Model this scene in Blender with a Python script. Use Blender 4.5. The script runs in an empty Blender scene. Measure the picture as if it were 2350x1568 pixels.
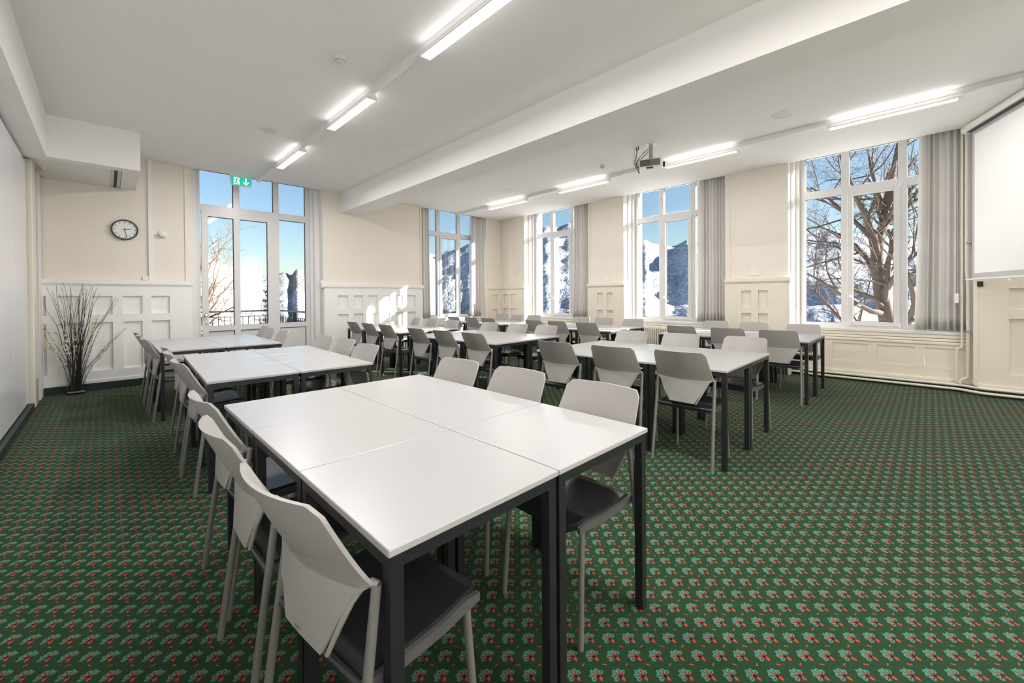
import bpy, bmesh, math, random
from mathutils import Vector, Matrix
from mathutils import noise as mnoise
random.seed(7)
R = math.radians
sc = bpy.context.scene
C = sc.collection

# ---------------------------------------------------------------- camera
cam_d = bpy.data.cameras.new('camera')
cam = bpy.data.objects.new('camera', cam_d)
C.objects.link(cam)
FPX = 943.78
cam_d.sensor_width = 36.0
cam_d.sensor_fit = 'HORIZONTAL'
cam_d.lens = FPX * 36.0 / 2350.0
cam_d.shift_y = (689.81 - 784.0) / 2350.0
cam_d.clip_start = 0.02
cam_d.clip_end = 20000
_yaw, _pit, _rol = R(44.624), R(-0.4428), R(-0.4188)
_fw = Vector((math.sin(_yaw) * math.cos(_pit), math.cos(_yaw) * math.cos(_pit), math.sin(_pit)))
_rt = Vector((math.cos(_yaw), -math.sin(_yaw), 0))
_up = _rt.cross(_fw)
_r2 = _rt * math.cos(_rol) + _up * math.sin(_rol)
_u2 = -_rt * math.sin(_rol) + _up * math.cos(_rol)
CAMZ = 1.283
cam.matrix_world = Matrix(((_r2.x, _u2.x, -_fw.x, 0), (_r2.y, _u2.y, -_fw.y, 0), (_r2.z, _u2.z, -_fw.z, CAMZ), (0, 0, 0, 1)))
sc.camera = cam

# ---------------------------------------------------------------- sky, sun, exposure
SUN_DIR = Vector((0.79, -1.0, 0.44)).normalized()          # towards the sun
SKY_STRENGTH = 0.052
SUN_STRENGTH = 7.0
LAMP_NEAR, LAMP_WIN = 15.5, 5.6                            # watts of each ceiling fixture
w = bpy.data.worlds.new('winter_sky')
sc.world = w
w.use_nodes = True
nt = w.node_tree
nt.nodes.clear()
_sky = nt.nodes.new('ShaderNodeTexSky')
_sky.sky_type = 'NISHITA'
_sky.sun_disc = False
_sky.sun_elevation = math.asin(SUN_DIR.z)
_sky.sun_rotation = math.atan2(SUN_DIR.x, SUN_DIR.y)
_sky.altitude = 1100
_sky.air_density = 1.2
_sky.dust_density = 1.6
_sky.ozone_density = 2.0
_bg = nt.nodes.new('ShaderNodeBackground')
_bg.inputs['Strength'].default_value = SKY_STRENGTH
_wo = nt.nodes.new('ShaderNodeOutputWorld')
nt.links.new(_sky.outputs[0], _bg.inputs['Color'])
nt.links.new(_bg.outputs[0], _wo.inputs['Surface'])
sun_d = bpy.data.lights.new('sun', 'SUN')
sun_d.energy = SUN_STRENGTH
sun_d.angle = R(0.6)
sun_d.color = (1.0, 0.93, 0.86)
sun = bpy.data.objects.new('sun', sun_d)
C.objects.link(sun)
sun.rotation_euler = SUN_DIR.to_track_quat('Z', 'Y').to_euler()
sun.location = (30, -30, 25)

vs = sc.view_settings
vs.view_transform = 'Standard'
vs.look = 'None'
vs.exposure = 1.88
vs.gamma = 1.0
vs.use_curve_mapping = False
sc.cycles.max_bounces = 9
sc.cycles.diffuse_bounces = 5
sc.cycles.glossy_bounces = 3
sc.cycles.transparent_max_bounces = 12
sc.cycles.caustics_reflective = False
sc.cycles.caustics_refractive = False

# ---------------------------------------------------------------- room sizes (metres)
XL, XW, YD, YB, ZC = -0.65, 7.84, 8.38, -3.2, 3.413
ZH = 3.56                                                   # head of the window recesses


# ---------------------------------------------------------------- materials
def srgb(r, g, b):
    f = lambda c: (c / 255) / 12.92 if c / 255 <= 0.04045 else ((c / 255 + 0.055) / 1.055) ** 2.4
    return (f(r), f(g), f(b))


class S:
    """a node socket with arithmetic"""
    def __init__(s, nt, sock):
        s.nt, s.k = nt, sock

    def m(s, op, *o):
        n = s.nt.nodes.new('ShaderNodeMath')
        n.operation = op
        for i, v in enumerate((s,) + o):
            if isinstance(v, S):
                s.nt.links.new(v.k, n.inputs[i])
            else:
                n.inputs[i].default_value = v
        return S(s.nt, n.outputs[0])
    __add__ = lambda s, o: s.m('ADD', o)
    __radd__ = __add__
    __sub__ = lambda s, o: s.m('SUBTRACT', o)
    __mul__ = lambda s, o: s.m('MULTIPLY', o)
    __rmul__ = __mul__
    __truediv__ = lambda s, o: s.m('DIVIDE', o)
    def lt(s, o): return s.m('LESS_THAN', o)
    def gt(s, o): return s.m('GREATER_THAN', o)
    def fr(s): return s.m('FRACT')
    def fl(s): return s.m('FLOOR')
    def ab(s): return s.m('ABSOLUTE')
    def mx(s, o): return s.m('MAXIMUM', o)
    def mn(s, o): return s.m('MINIMUM', o)


def mixc(nt, fac, a, b):
    n = nt.nodes.new('ShaderNodeMix')
    n.data_type = 'RGBA'
    for sock, v in ((n.inputs[0], fac), (n.inputs[6], a), (n.inputs[7], b)):
        if isinstance(v, S):
            nt.links.new(v.k, sock)
        elif isinstance(v, (tuple, list)):
            sock.default_value = (*v[:3], 1)
        elif hasattr(v, 'is_output'):
            nt.links.new(v, sock)
        else:
            sock.default_value = v
    return n.outputs[2]


def noise_tex(nt, vec, scale, detail=3, rough=0.55):
    n = nt.nodes.new('ShaderNodeTexNoise')
    n.inputs['Scale'].default_value = scale
    n.inputs['Detail'].default_value = detail
    n.inputs['Roughness'].default_value = rough
    if vec is not None:
        nt.links.new(vec, n.inputs['Vector'])
    return n


def new_mat(name):
    m = bpy.data.materials.new(name)
    m.use_nodes = True
    return m, m.node_tree, m.node_tree.nodes['Principled BSDF']


def mat(name, col, rough=0.5, metal=0.0, spec=0.5, var=0.0, vscale=6.0, bump=0.0, bscale=60.0, coat=0.0, emit=None, estr=0.0, sheen=0.0):
    m, nt, b = new_mat(name)
    b.inputs['Base Color'].default_value = (*col, 1)
    b.inputs['Roughness'].default_value = rough
    b.inputs['Metallic'].default_value = metal
    b.inputs['Specular IOR Level'].default_value = spec
    b.inputs['Coat Weight'].default_value = coat
    b.inputs['Sheen Weight'].default_value = sheen
    tc = nt.nodes.new('ShaderNodeTexCoord')
    if var:
        n = noise_tex(nt, tc.outputs['Object'], vscale, 4)
        f = S(nt, n.outputs['Fac'])
        lo = tuple(c * (1 - var) for c in col)
        hi = tuple(min(1, c * (1 + var)) for c in col)
        nt.links.new(mixc(nt, f, lo, hi), b.inputs['Base Color'])
    if bump:
        n = noise_tex(nt, tc.outputs['Object'], bscale, 2)
        bp = nt.nodes.new('ShaderNodeBump')
        bp.inputs['Strength'].default_value = bump
        bp.inputs['Distance'].default_value = 0.002
        nt.links.new(n.outputs['Fac'], bp.inputs['Height'])
        nt.links.new(bp.outputs['Normal'], b.inputs['Normal'])
    if emit:
        b.inputs['Emission Color'].default_value = (*emit, 1)
        b.inputs['Emission Strength'].default_value = estr
    return m


M = {}
M['ceiling'] = mat('ceiling_paint', (0.88, 0.865, 0.84), 0.9, spec=0.2, var=0.015, vscale=1.5)
M['paper'] = mat('cream_wallpaper', (0.82, 0.765, 0.675), 0.85, spec=0.25, var=0.04, vscale=40, bump=0.5, bscale=160)
M['wainscot'] = mat('white_wainscot_paint', (0.86, 0.85, 0.825), 0.42, spec=0.4, var=0.02, vscale=4)
M['wainscot_cream'] = mat('cream_wainscot_paint', (0.82, 0.765, 0.65), 0.42, spec=0.4, var=0.03, vscale=4)
M['white_paint'] = mat('white_gloss_paint', (0.78, 0.77, 0.745), 0.35, spec=0.45, var=0.01)
M['pvc'] = mat('white_window_plastic', (0.70, 0.69, 0.68), 0.3, spec=0.5, var=0.01)
M['gasket'] = mat('dark_gasket', (0.02, 0.02, 0.025), 0.6)
M['laminate'] = mat('partition_laminate', (0.80, 0.81, 0.82), 0.22, spec=0.5, var=0.015, vscale=1.0)
M['baseboard'] = mat('dark_green_baseboard', (0.012, 0.024, 0.022), 0.45, var=0.1)
M['dark_gap'] = mat('dark_rubber', (0.03, 0.03, 0.03), 0.7)
M['steel_grey'] = mat('grey_aluminium', (0.55, 0.56, 0.55), 0.4, metal=0.6)
M['table_top'] = mat('white_table_laminate', (0.45, 0.445, 0.441), 0.30, spec=0.5, var=0.012, vscale=3)
M['table_edge'] = M['table_top']
M['black_steel'] = mat('black_powder_coat', (0.016, 0.017, 0.019), 0.38, spec=0.5, var=0.1, vscale=30)
M['chair_grey'] = mat('warm_grey_plastic', (0.39, 0.373, 0.352), 0.38, spec=0.45, var=0.015, vscale=8)
M['chair_tube'] = mat('silver_tube_paint', (0.25, 0.24, 0.226), 0.36, metal=0.35, var=0.04, vscale=30)
M['seat'] = mat('anthracite_seat_plastic', (0.022, 0.024, 0.028), 0.27, spec=0.5, var=0.1, vscale=20)
M['seat_rail'] = mat('grey_seat_edge', (0.10, 0.098, 0.093), 0.4, var=0.03)
M['curtain'] = mat('grey_curtain_cloth', (0.70, 0.68, 0.65), 0.9, spec=0.1, var=0.03, vscale=60, bump=0.3, bscale=500, sheen=0.2)
M['pipe'] = mat('cream_pipe_paint', (0.80, 0.755, 0.655), 0.35, var=0.03)
M['plastic_white'] = mat('white_plastic', (0.82, 0.81, 0.78), 0.4, var=0.01)
M['plastic_cream'] = mat('cream_plastic', (0.72, 0.69, 0.62), 0.45, var=0.01)
M['plastic_black'] = mat('black_plastic', (0.015, 0.015, 0.017), 0.4)
M['plastic_dark'] = mat('dark_grey_plastic', (0.13, 0.12, 0.11), 0.5, var=0.05, vscale=40)
M['plastic_grey'] = mat('grey_plastic', (0.40, 0.385, 0.36), 0.5)
M['clock_black'] = mat('black_clock_rim', (0.012, 0.013, 0.016), 0.35)
M['clock_white'] = mat('white_clock_face', (0.80, 0.81, 0.79), 0.4)
M['red'] = mat('red_hand_paint', (0.55, 0.05, 0.03), 0.5)
M['exit_green'] = mat('exit_sign_green', srgb(0, 166, 150), 0.4, emit=srgb(0, 170, 152), estr=0.25)
M['exit_white'] = mat('exit_sign_white', (0.85, 0.85, 0.85), 0.4, emit=(0.9, 0.9, 0.9), estr=0.2)
M['screen_white'] = mat('screen_fabric', (0.92, 0.92, 0.915), 0.7, spec=0.2)
M['screen_border'] = mat('screen_border', (0.50, 0.50, 0.51), 0.6)
M['lamp_body'] = mat('white_lamp_metal', (0.84, 0.835, 0.82), 0.35)
M['louvre'] = mat('lamp_louvre', (0.85, 0.82, 0.77), 0.4, emit=(1.0, 0.86, 0.70), estr=0.55)
M['twig'] = mat('dark_willow_bark', (0.030, 0.022, 0.020), 0.65, var=0.3, vscale=60)
M['petal'] = mat('cream_petal', (0.80, 0.74, 0.58), 0.6, var=0.1, vscale=200)
M['leaf'] = mat('fresh_leaf', (0.30, 0.38, 0.08), 0.5, var=0.2, vscale=100)
M['sand'] = mat('vase_sand', (0.45, 0.36, 0.26), 0.9, var=0.2, vscale=200)
M['bark'] = mat('tree_bark', (0.12, 0.088, 0.066), 0.9, var=0.45, vscale=9, bump=1.0, bscale=30)
M['bark_thin'] = mat('twig_bark', (0.10, 0.074, 0.058), 0.9, var=0.3, vscale=9)
M['larch'] = mat('larch_twig', (0.17, 0.105, 0.062), 0.9, var=0.3, vscale=5)
M['needle'] = mat('spruce_needle', (0.085, 0.075, 0.020), 0.8, var=0.6, vscale=8)
M['iron'] = mat('dark_railing_iron', (0.03, 0.03, 0.034), 0.5)
M['rail_wood'] = mat('wooden_handrail', (0.40, 0.27, 0.16), 0.7, var=0.2)
M['render_grey'] = mat('grey_render', (0.34, 0.34, 0.35), 0.9, var=0.05)
M['snow'] = mat('snow_ground', (0.78, 0.79, 0.82), 0.9, var=0.04)
M['brass'] = mat('door_lock_steel', (0.65, 0.64, 0.62), 0.25, metal=1.0)
M['cabling'] = mat('black_cable', (0.012, 0.012, 0.012), 0.5)
M['wood_plug'] = mat('connector_plug', (0.45, 0.28, 0.10), 0.5)


def glass_mat(name, refl=0.06, tint=(0.97, 0.985, 0.99)):
    m, nt, b = new_mat(name)
    nt.nodes.remove(b)
    out = nt.nodes['Material Output']
    tr = nt.nodes.new('ShaderNodeBsdfTransparent')
    tr.inputs[0].default_value = (*tint, 1)
    gl = nt.nodes.new('ShaderNodeBsdfGlossy')
    gl.inputs['Roughness'].default_value = 0.02
    lw = nt.nodes.new('ShaderNodeLayerWeight')
    lw.inputs['Blend'].default_value = 0.5
    fac = S(nt, lw.outputs['Facing']).m('POWER', 5.0) * 0.8 + refl * 0.35
    mx = nt.nodes.new('ShaderNodeMixShader')
    nt.links.new(fac.k, mx.inputs[0])
    nt.links.new(tr.outputs[0], mx.inputs[1])
    nt.links.new(gl.outputs[0], mx.inputs[2])
    nt.links.new(mx.outputs[0], out.inputs['Surface'])
    return m


def fill_sheer_mat():
    m, nt, b = new_mat('fill_sheer_cloth')
    nt.nodes.remove(b)
    tl = nt.nodes.new('ShaderNodeBsdfTranslucent')
    tl.inputs[0].default_value = (0.90, 0.89, 0.88, 1)
    df = nt.nodes.new('ShaderNodeBsdfDiffuse')
    df.inputs[0].default_value = (0.88, 0.87, 0.86, 1)
    mx = nt.nodes.new('ShaderNodeMixShader')
    mx.inputs[0].default_value = 0.3
    nt.links.new(tl.outputs[0], mx.inputs[1])
    nt.links.new(df.outputs[0], mx.inputs[2])
    nt.links.new(mx.outputs[0], nt.nodes['Material Output'].inputs['Surface'])
    return m


M['fill_sheer'] = fill_sheer_mat()
M['glass'] = glass_mat('window_glass', 0.06)
M['vase_glass'] = glass_mat('vase_glass', 0.16, (0.92, 0.955, 0.95))


def carpet_mat():
    m, nt, b = new_mat('green_patterned_carpet')
    geo = nt.nodes.new('ShaderNodeNewGeometry')
    sp = nt.nodes.new('ShaderNodeSeparateXYZ')
    nt.links.new(geo.outputs['Position'], sp.inputs[0])
    nz = noise_tex(nt, geo.outputs['Position'], 330, 1)
    nsep = nt.nodes.new('ShaderNodeSeparateColor')
    nt.links.new(nz.outputs['Color'], nsep.inputs[0])
    n1, n2 = S(nt, nsep.outputs[0]), S(nt, nsep.outputs[1])
    x = S(nt, sp.outputs[0]) + (n1 - 0.5) * 0.0065
    y = S(nt, sp.outputs[1]) + (n2 - 0.5) * 0.0065
    k = 0.0533 * math.sqrt(2)                                # motif pitch, lattice turned by 45 degrees
    c = math.sqrt(0.5)
    x0, y0 = 1.543, 0.419
    u = ((x - x0) + (y - y0)) * (c / k)
    v = ((y - y0) - (x - x0)) * (c / k)
    fu, fv = (u + 0.5).fr() - 0.5, (v + 0.5).fr() - 0.5
    a = (fu - fv) * (k * c)                                  # metres across the motif
    d = (fu + fv) * (k * c)                                  # metres along the motif
    # leaf fan, seen from the root
    rd = d + 0.009
    ang = S(nt, a.m('ARCTAN2', rd).k)
    rr = (a * a + rd * rd).m('SQRT')
    lobes = (ang * 9.0).m('COSINE') * 0.0026
    edge = (ang.ab() * -0.0030) + 0.0300 + lobes
    leaf = rr.lt(edge) * rr.gt(0.0055) * ang.ab().lt(1.72)
    off = ((ang * (1 / 0.68) + 0.5).fr() - 0.5).ab() * rr * 0.68
    vein = off.lt(0.0021) * rr.lt(edge - 0.0055) * leaf
    heart = rr.lt(0.0056)
    td = d + 0.0190
    ta = a + td * -0.30
    tip = (ta * ta * 3.0 + td * td).lt(0.0095 ** 2)
    # little dashes between the motifs
    gu, gv = u.fr() - 0.5, v.fr() - 0.5
    ga, gd = (gu - gv) * (k * c), (gu + gv) * (k * c)
    par = ((u.fl() + v.fl()) * 0.5).fr().gt(0.25)
    dash1 = ga.ab().lt(0.0065) * gd.ab().lt(0.0021)
    dash2 = (ga + gd * 0.5).ab().lt(0.0023) * gd.ab().lt(0.0065)
    dash = par * dash1 + (par * -1 + 1) * dash2
    big = noise_tex(nt, geo.outputs['Position'], 1.3, 3)
    pile = noise_tex(nt, geo.outputs['Position'], 260, 2)
    g0 = mixc(nt, S(nt, pile.outputs['Fac']), (0.007, 0.026, 0.010), (0.022, 0.062, 0.024))
    g1 = mixc(nt, S(nt, big.outputs['Fac']) * 0.3, g0, (0.018, 0.058, 0.021))
    g2 = mixc(nt, leaf, g1, srgb(66, 132, 110))
    g3 = mixc(nt, vein, g2, srgb(128, 20, 32))
    g4 = mixc(nt, tip, g3, srgb(186, 66, 44))
    g5 = mixc(nt, heart, g4, srgb(40, 10, 22))
    g6 = mixc(nt, dash, g5, srgb(180, 72, 44))
    nt.links.new(g6, b.inputs['Base Color'])
    b.inputs['Roughness'].default_value = 0.95
    b.inputs['Specular IOR Level'].default_value = 0.1
    b.inputs['Sheen Weight'].default_value = 0.06
    b.inputs['Sheen Roughness'].default_value = 0.5
    bp = nt.nodes.new('ShaderNodeBump')
    bp.inputs['Strength'].default_value = 0.6
    bp.inputs['Distance'].default_value = 0.004
    nt.links.new(pile.outputs['Fac'], bp.inputs['Height'])
    nt.links.new(bp.outputs['Normal'], b.inputs['Normal'])
    return m


M['carpet'] = carpet_mat()


def mountain_mat(name, forest_bias, scale):
    m, nt, b = new_mat(name)
    geo = nt.nodes.new('ShaderNodeNewGeometry')
    sp = nt.nodes.new('ShaderNodeSeparateXYZ')
    nt.links.new(geo.outputs['Position'], sp.inputs[0])
    big = S(nt, noise_tex(nt, geo.outputs['Position'], 0.0045 * scale, 5, 0.6).outputs['Fac'])
    mid = S(nt, noise_tex(nt, geo.outputs['Position'], 0.022 * scale, 4, 0.65).outputs['Fac'])
    fine = S(nt, noise_tex(nt, geo.outputs['Position'], 0.14 * scale, 3, 0.7).outputs['Fac'])
    at = nt.nodes.new('ShaderNodeAttribute')
    at.attribute_name = 'forest'
    fo = S(nt, at.outputs['Fac'])
    f = (fo + (big - 0.5) * 1.9 + (mid - 0.5) * 1.3 + (forest_bias - 0.5))
    cover = ((f - 0.40) * 3.5).mx(0.0).mn(1.0)
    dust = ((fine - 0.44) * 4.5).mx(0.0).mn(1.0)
    hazy_wood = mixc(nt, dust, (0.30, 0.335, 0.385), (0.66, 0.69, 0.74))  # frosted forest, lifted to pale blue-grey so distance haze is in the colour
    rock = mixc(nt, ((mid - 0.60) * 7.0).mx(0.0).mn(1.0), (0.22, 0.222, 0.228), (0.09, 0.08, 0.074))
    nt.links.new(mixc(nt, cover, rock, hazy_wood), b.inputs['Base Color'])
    b.inputs['Roughness'].default_value = 0.95
    b.inputs['Specular IOR Level'].default_value = 0.05
    bp = nt.nodes.new('ShaderNodeBump')
    bp.inputs['Strength'].default_value = 0.8
    bp.inputs['Distance'].default_value = 6.0 / scale
    nt.links.new((fine * 0.6 + mid).k, bp.inputs['Height'])
    nt.links.new(bp.outputs['Normal'], b.inputs['Normal'])
    return m


# ---------------------------------------------------------------- geometry helpers
class MB:
    def __init__(s):
        s.v, s.f = [], []

    def add(s, vs, fs):
        o = len(s.v)
        s.v += [tuple(p) for p in vs]
        s.f += [tuple(i + o for i in f) for f in fs]
        return s

    def box(s, x0, x1, y0, y1, z0, z1):
        x0, x1 = min(x0, x1), max(x0, x1)
        y0, y1 = min(y0, y1), max(y0, y1)
        z0, z1 = min(z0, z1), max(z0, z1)
        return s.add([(x0, y0, z0), (x1, y0, z0), (x1, y1, z0), (x0, y1, z0), (x0, y0, z1), (x1, y0, z1), (x1, y1, z1), (x0, y1, z1)],
                     [(0, 3, 2, 1), (4, 5, 6, 7), (0, 1, 5, 4), (1, 2, 6, 5), (2, 3, 7, 6), (3, 0, 4, 7)])

    def tube(s, pts, rad, n=8, cap=True):
        pts = [Vector(p) for p in pts]
        rads = rad if isinstance(rad, (list, tuple)) else [rad] * len(pts)
        o = len(s.v)
        prev = None
        for i, p in enumerate(pts):
            t = (pts[min(i + 1, len(pts) - 1)] - pts[max(i - 1, 0)])
            if t.length < 1e-9:
                t = Vector((0, 0, 1))
            t.normalize()
            if prev is None:
                a = t.orthogonal().normalized()
            else:
                a = (prev - t * prev.dot(t))
                a = a.normalized() if a.length > 1e-6 else t.orthogonal().normalized()
            prev = a
            b = t.cross(a)
            for k in range(n):
                q = 2 * math.pi * k / n
                s.v.append(tuple(p + (a * math.cos(q) + b * math.sin(q)) * rads[i]))
        for i in range(len(pts) - 1):
            for k in range(n):
                k2 = (k + 1) % n
                s.f.append((o + i * n + k, o + i * n + k2, o + (i + 1) * n + k2, o + (i + 1) * n + k))
        if cap:
            s.f.append(tuple(o + k for k in reversed(range(n))))
            s.f.append(tuple(o + (len(pts) - 1) * n + k for k in range(n)))
        return s

    def lathe(s, prof, n=24, at=(0, 0, 0), axis='Z'):
        o = len(s.v)
        for r, h in prof:
            for k in range(n):
                q = 2 * math.pi * k / n
                p = (r * math.cos(q), r * math.sin(q), h)
                if axis == 'Y':
                    p = (p[0], p[2], p[1])
                elif axis == 'X':
                    p = (p[2], p[0], p[1])
                s.v.append((p[0] + at[0], p[1] + at[1], p[2] + at[2]))
        for i in range(len(prof) - 1):
            for k in range(n):
                k2 = (k + 1) % n
                s.f.append((o + i * n + k, o + i * n + k2, o + (i + 1) * n + k2, o + (i + 1) * n + k))
        s.f.append(tuple(o + k for k in reversed(range(n))))
        s.f.append(tuple(o + (len(prof) - 1) * n + k for k in range(n)))
        return s

    def prism(s, poly, fn, d0, d1):
        """poly of 2-D points, fn(a, b, depth) -> xyz"""
        n = len(poly)
        o = len(s.v)
        for d in (d0, d1):
            for a, b in poly:
                s.v.append(tuple(fn(a, b, d)))
        s.f.append(tuple(o + i for i in range(n)))
        s.f.append(tuple(o + n + i for i in reversed(range(n))))
        for i in range(n):
            j = (i + 1) % n
            s.f.append((o + i, o + n + i, o + n + j, o + j))
        return s

    def build(s, name, m, parent=None, smooth=False, bevel=0.0, seg=2, recalc=True, loc=None):
        me = bpy.data.meshes.new(name)
        me.from_pydata(s.v, [], s.f)
        if recalc or bevel:
            bm = bmesh.new()
            bm.from_mesh(me)
            if recalc:
                bmesh.ops.recalc_face_normals(bm, faces=bm.faces)
            if bevel:
                es = [e for e in bm.edges if len(e.link_faces) == 2 and e.calc_face_angle(0) > 0.6]
                bmesh.ops.bevel(bm, geom=es, offset=bevel, segments=seg, profile=0.5, affect='EDGES', clamp_overlap=True)
            bm.to_mesh(me)
            bm.free()
        me.materials.append(M[m] if isinstance(m, str) else m)
        if smooth:
            for p in me.polygons:
                p.use_smooth = True
            if smooth != 'all':
                me.set_sharp_from_angle(angle=R(38))
        o = bpy.data.objects.new(name, me)
        C.objects.link(o)
        if parent is not None:
            o.parent = parent
        if loc:
            o.location = loc
        return o


def box(name, m, b, parent=None, bevel=0.0, **k):
    return MB().box(*b).build(name, m, parent, bevel=bevel, **k)


def empty(name, loc=(0, 0, 0), rz=0.0):
    o = bpy.data.objects.new(name, None)
    o.empty_display_size = 0.1
    C.objects.link(o)
    o.location = loc
    o.rotation_euler = (0, 0, rz)
    return o


def tag(o, label, cat, group=None):
    o['label'] = label
    o['category'] = cat
    if group:
        o['group'] = group
    return o


def struct(o, label=None):
    o['kind'] = 'structure'
    if label:
        o['label'] = label
    return o


def copy_tree(o, parent=None):
    c = o.copy()
    C.objects.link(c)
    c.parent = parent
    for ch in o.children:
        copy_tree(ch, c)
    return c


def holed(mb, fn, a0, a1, z0, z1, d0, d1, holes):
    """slab in the (a, z) plane between depths d0 (front) and d1 (back) with rectangular holes"""
    A = sorted({a0, a1, *[h[0] for h in holes], *[h[1] for h in holes]})
    Z = sorted({z0, z1, *[h[2] for h in holes], *[h[3] for h in holes]})
    A = [a for a in A if a0 - 1e-9 <= a <= a1 + 1e-9]
    Z = [z for z in Z if z0 - 1e-9 <= z <= z1 + 1e-9]
    solid = {}
    for i in range(len(A) - 1):
        for j in range(len(Z) - 1):
            ca, cz = (A[i] + A[i + 1]) / 2, (Z[j] + Z[j + 1]) / 2
            solid[i, j] = not any(h[0] < ca < h[1] and h[2] < cz < h[3] for h in holes)
    for (i, j), on in solid.items():
        if not on:
            continue
        p = [(A[i], Z[j]), (A[i + 1], Z[j]), (A[i + 1], Z[j + 1]), (A[i], Z[j + 1])]
        mb.add([fn(a, z, d0) for a, z in p], [(0, 1, 2, 3)])
        mb.add([fn(a, z, d1) for a, z in p], [(3, 2, 1, 0)])
        for q, (di, dj) in enumerate(((0, -1), (1, 0), (0, 1), (-1, 0))):
            if not solid.get((i + di, j + dj), False):
                e = p[q], p[(q + 1) % 4]
                mb.add([fn(*e[0], d0), fn(*e[0], d1), fn(*e[1], d1), fn(*e[1], d0)], [(0, 1, 2, 3)])
    return mb


def weld(o):
    bm = bmesh.new()
    bm.from_mesh(o.data)
    bmesh.ops.remove_doubles(bm, verts=bm.verts, dist=1e-5)
    bmesh.ops.recalc_face_normals(bm, faces=bm.faces)
    bm.to_mesh(o.data)
    bm.free()
    return o


fnX = lambda a, z, d: (XW + d, a, z)                        # window wall: a = Y, d outwards
fnY = lambda a, z, d: (a, YD + d, z)                        # far wall:    a = X, d outwards

# ---------------------------------------------------------------- shell
floor = struct(box('floor', 'carpet', (XL - 0.3, XW + 0.7, YB - 0.2, YD + 0.7, -0.2, 0.0)), 'green carpet with rows of small teal and red flower motifs')
ceiling = struct(box('ceiling', 'ceiling', (XL - 0.3, XW - 0.001, YB - 0.2, YD - 0.001, ZC, ZC + 0.5)), 'white painted ceiling with a deep cross beam')
box('beam', 'ceiling', (3.394, 3.82, YB, YD - 0.001, 3.018, ZC + 0.01), ceiling)
box('soffit', 'ceiling', (XL - 0.28, -0.467, YB, 7.07, 2.93, ZC + 0.01), ceiling)
stor = MB()
stor.box(-0.92, 0.331, 7.07, YD - 0.002, 2.955, ZC + 0.01)
stor.box(-0.92, 0.331, 7.07, 7.25, 2.93, 2.955)
stor.box(0.165, 0.331, 7.25, YD - 0.002, 2.93, 2.955)
stor_o = stor.build('partition_storage_box', 'ceiling', ceiling)
box('track_cover', 'white_paint', (-0.56, 0.060, 7.262, YD - 0.004, 2.934, 2.956), stor_o)
box('track_edge', 'steel_grey', (0.062, 0.092, 7.262, YD - 0.004, 2.932, 2.956), stor_o)
box('track_slot', 'dark_gap', (0.092, 0.125, 7.262, YD - 0.004, 2.936, 2.956), stor_o)
box('track_edge', 'steel_grey', (0.125, 0.160, 7.262, YD - 0.004, 2.932, 2.956), stor_o)
box('track_gap', 'dark_gap', (-0.60, 0.09, 7.25, 7.262, 2.940, 2.956), stor_o)

# left wall: folding partition of tall laminate panels
wall_left = struct(box('wall_left', 'dark_gap', (XL - 0.25, XL - 0.02, YB, YD, 0.0, 2.945)), 'folding partition of tall glossy white laminate panels')
ys = [7.36, 6.27, 5.07, 3.87, 2.67, 1.47, 0.27, -0.93, -2.13, YB]
for i in range(len(ys) - 1):
    box('panel', 'laminate', (XL - 0.03, XL, ys[i + 1] + 0.0015, ys[i] - 0.0015, 0.10, 2.905), wall_left, bevel=0.0015, seg=1)
post = MB().box(XL - 0.06, XL + 0.045, 7.40, 7.72, 0.02, 2.95).build('end_post', 'wainscot_cream', wall_left, bevel=0.006)
box('scuff_plate', 'plastic_grey', (XL + 0.0455, XL + 0.048, 7.50, 7.66, 0.03, 0.34), post)
box('corner_jamb', 'wainscot', (XL - 0.06, XL + 0.040, 8.02, YD - 0.03, 0.0, 2.95), wall_left, bevel=0.004)
struct(box('baseboard_left', 'baseboard', (XL - 0.02, XL + 0.042, YB, 7.36, 0.0, 0.085), bevel=0.004), 'dark skirting along the foot of the folding partition')

# far wall with glass door and one window
WD, W0 = 1.995, 6.30
HWD = 1.01
wall_far = weld(holed(MB(), fnY, XL - 0.3, XW + 0.7, 0.0, 3.9, 0.0, 0.61, [(WD - HWD, WD + HWD + 0.04, -0.5, ZH), (W0 - HWD, W0 + HWD, -0.5, ZH)]).build('wall_far', 'paper'))
struct(wall_far, 'far wall in cream wallpaper above white panelled wainscot')
wall_right = weld(holed(MB(), fnX, YB, YD + 0.0, 0.0, 3.9, 0.0, 0.61, [(c - HWD, c + HWD, -0.5, ZH) for c in (0.585, 3.547, 6.465)]).build('wall_right', 'paper'))
struct(wall_right, 'window wall in cream wallpaper above cream panelled wainscot')
FILL_WIN = [(-0.4, 2.1), (2.7, 5.2)]  # added windows behind the camera; their sunlit sheers give soft fill light
fnN = lambda a, z, d: (a, YB - d, z)
wall_near = struct(weld(holed(MB(), fnN, XL - 0.3, XW + 0.7, 0.0, 3.9, 0.0, 0.4, [(a, b, 0.7, 3.3) for a, b in FILL_WIN]).build('wall_near', 'paper')), 'cream wall at the near end of the room with added fill-light windows')
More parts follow.
